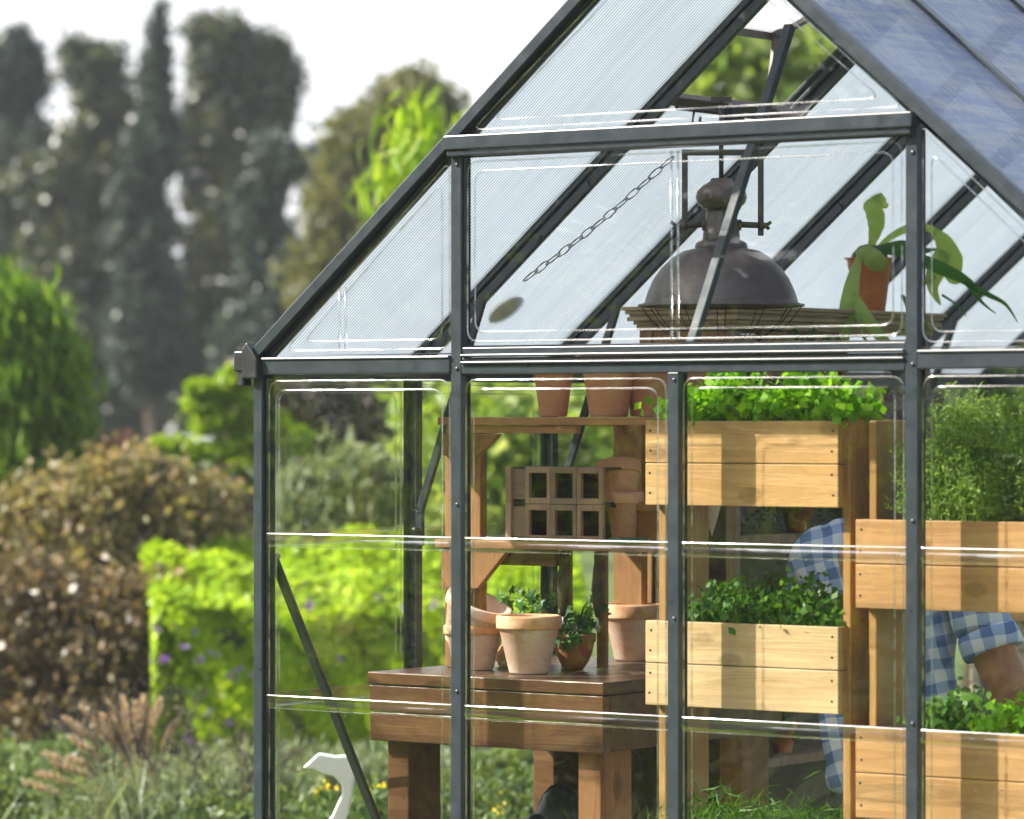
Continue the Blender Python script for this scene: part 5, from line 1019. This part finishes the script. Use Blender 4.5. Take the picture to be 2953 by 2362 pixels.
hp0 = Vector((-24, -6, 0)); hp1 = Vector((6, -30, 0)); t = thing('added_hedge', (hp0+hp1)/2, 'unseen tall green hedge row added in front of the greenhouse to keep sky out of its reflections', 'hedge')  # unseen hedge row added so the panes mirror green instead of sky
n = 42000; f_ = RNG.uniform(-.1, 1.1, n)[:, None]; zz = RNG.uniform(0, 1, n)**.8; pts = np.array(hp0)*(1-f_)+np.array(hp1)*f_+RNG.normal(size=(n, 3))*[.5, .5, 0]+np.stack([0*zz, 0*zz, zz*(8.2+1.2*np.sin(f_[:, 0]*23)+.7*np.sin(f_[:, 0]*61))], 1)
V, Q = leafcards(pts, .55, .7, nrm=np.tile([.6, .8, .2], (n, 1)), spread=.6); fastmesh('foliage', V, Q, L_OLIVE, t)
m = MB()
for k in range(12):
    p = hp0.lerp(hp1, (k+.5)/12); m.tube([p, p+Vector((.1, 0, 3)), p+Vector((0, .1, 6.5))], [.15, .1, .03], 7)
m.build('trunks', BARK, t)
hzm, hnt, hout = newmat('garden_haze'); pv_ = hnt.nodes.new('ShaderNodeVolumePrincipled'); pv_.inputs['Color'].default_value = (.88, .92, 1, 1); pv_.inputs['Density'].default_value = .0008; pv_.inputs['Anisotropy'].default_value = .2
hnt.links.new(pv_.outputs[0], hout.inputs['Volume']); m = MB(); m.box((-75, -45, -1.02), (45, 75, 14)); tag(m.build('haze', hzm), kind='stuff')
# ------------------------------------------------------------------ world, sun, camera
SD = Vector((1.45, 1.0, -1.42)).normalized()      # direction the light travels
w = bpy.data.worlds.new('World'); S.world = w; w.use_nodes = True; nt = w.node_tree; nt.nodes.clear()
sky = nt.nodes.new('ShaderNodeTexSky'); sky.sky_type = 'NISHITA'; sky.sun_disc = False
sky.sun_elevation = math.asin(-SD.z); sky.sun_rotation = math.atan2(-SD.x, -SD.y) % (2*math.pi)
sky.dust_density = 4.; sky.air_density = 1.2; sky.ozone_density = 1.2
g = G(nt)
tcw = g.n('ShaderNodeTexCoord'); sz = g.n('ShaderNodeSeparateXYZ'); nt.links.new(tcw.outputs['Generated'], sz.inputs[0])
cl = g.noise(g.coord('Generated', scale=(2, 2, 5)), 1.6, 6, .6, .3)
hz_ = g.ramp(g.math('ADD', sz.outputs[2], g.math('MULTIPLY', g.math('SUBTRACT', cl, .5), .5)), [(.18, 1.), (.62, .12)])
veil = g.mix(hz_, sky.outputs[0], (3.9, 3.95, 4.05)); nt.links.new(veil, (bg := nt.nodes.new('ShaderNodeBackground')).inputs[0])
bg.inputs['Strength'].default_value = .15
wo = nt.nodes.new('ShaderNodeOutputWorld'); nt.links.new(bg.outputs[0], wo.inputs[0])
sun = bpy.data.lights.new('sun', 'SUN'); sun.energy = 5.0; sun.angle = math.radians(.5); sun.color = (1., .95, .86)
so = bpy.data.objects.new('sun', sun); COL.objects.link(so); so.rotation_euler = SD.to_track_quat('-Z', 'Y').to_euler()
cam = bpy.data.cameras.new('camera'); co = bpy.data.objects.new('camera', cam); COL.objects.link(co); S.camera = co
co.location = (XC, YC, CH); co.rotation_euler = (math.pi/2, 0, TH)
cam.sensor_width = 36; cam.lens = F/2953*36; cam.shift_y = (VH-1181)/2953; cam.clip_end = 2000; cam.clip_start = .1
cam.dof.use_dof = True; cam.dof.focus_distance = 9.55; cam.dof.aperture_fstop = cam.lens/40.
S.view_settings.view_transform = 'Standard'; S.view_settings.look = 'None'; S.view_settings.exposure = 1.22; S.view_settings.gamma = 1
S.cycles.transparent_max_bounces = 40; S.cycles.max_bounces = 10; S.cycles.transmission_bounces = 6; S.cycles.use_denoising = True
S.cycles.sample_clamp_indirect = 8.
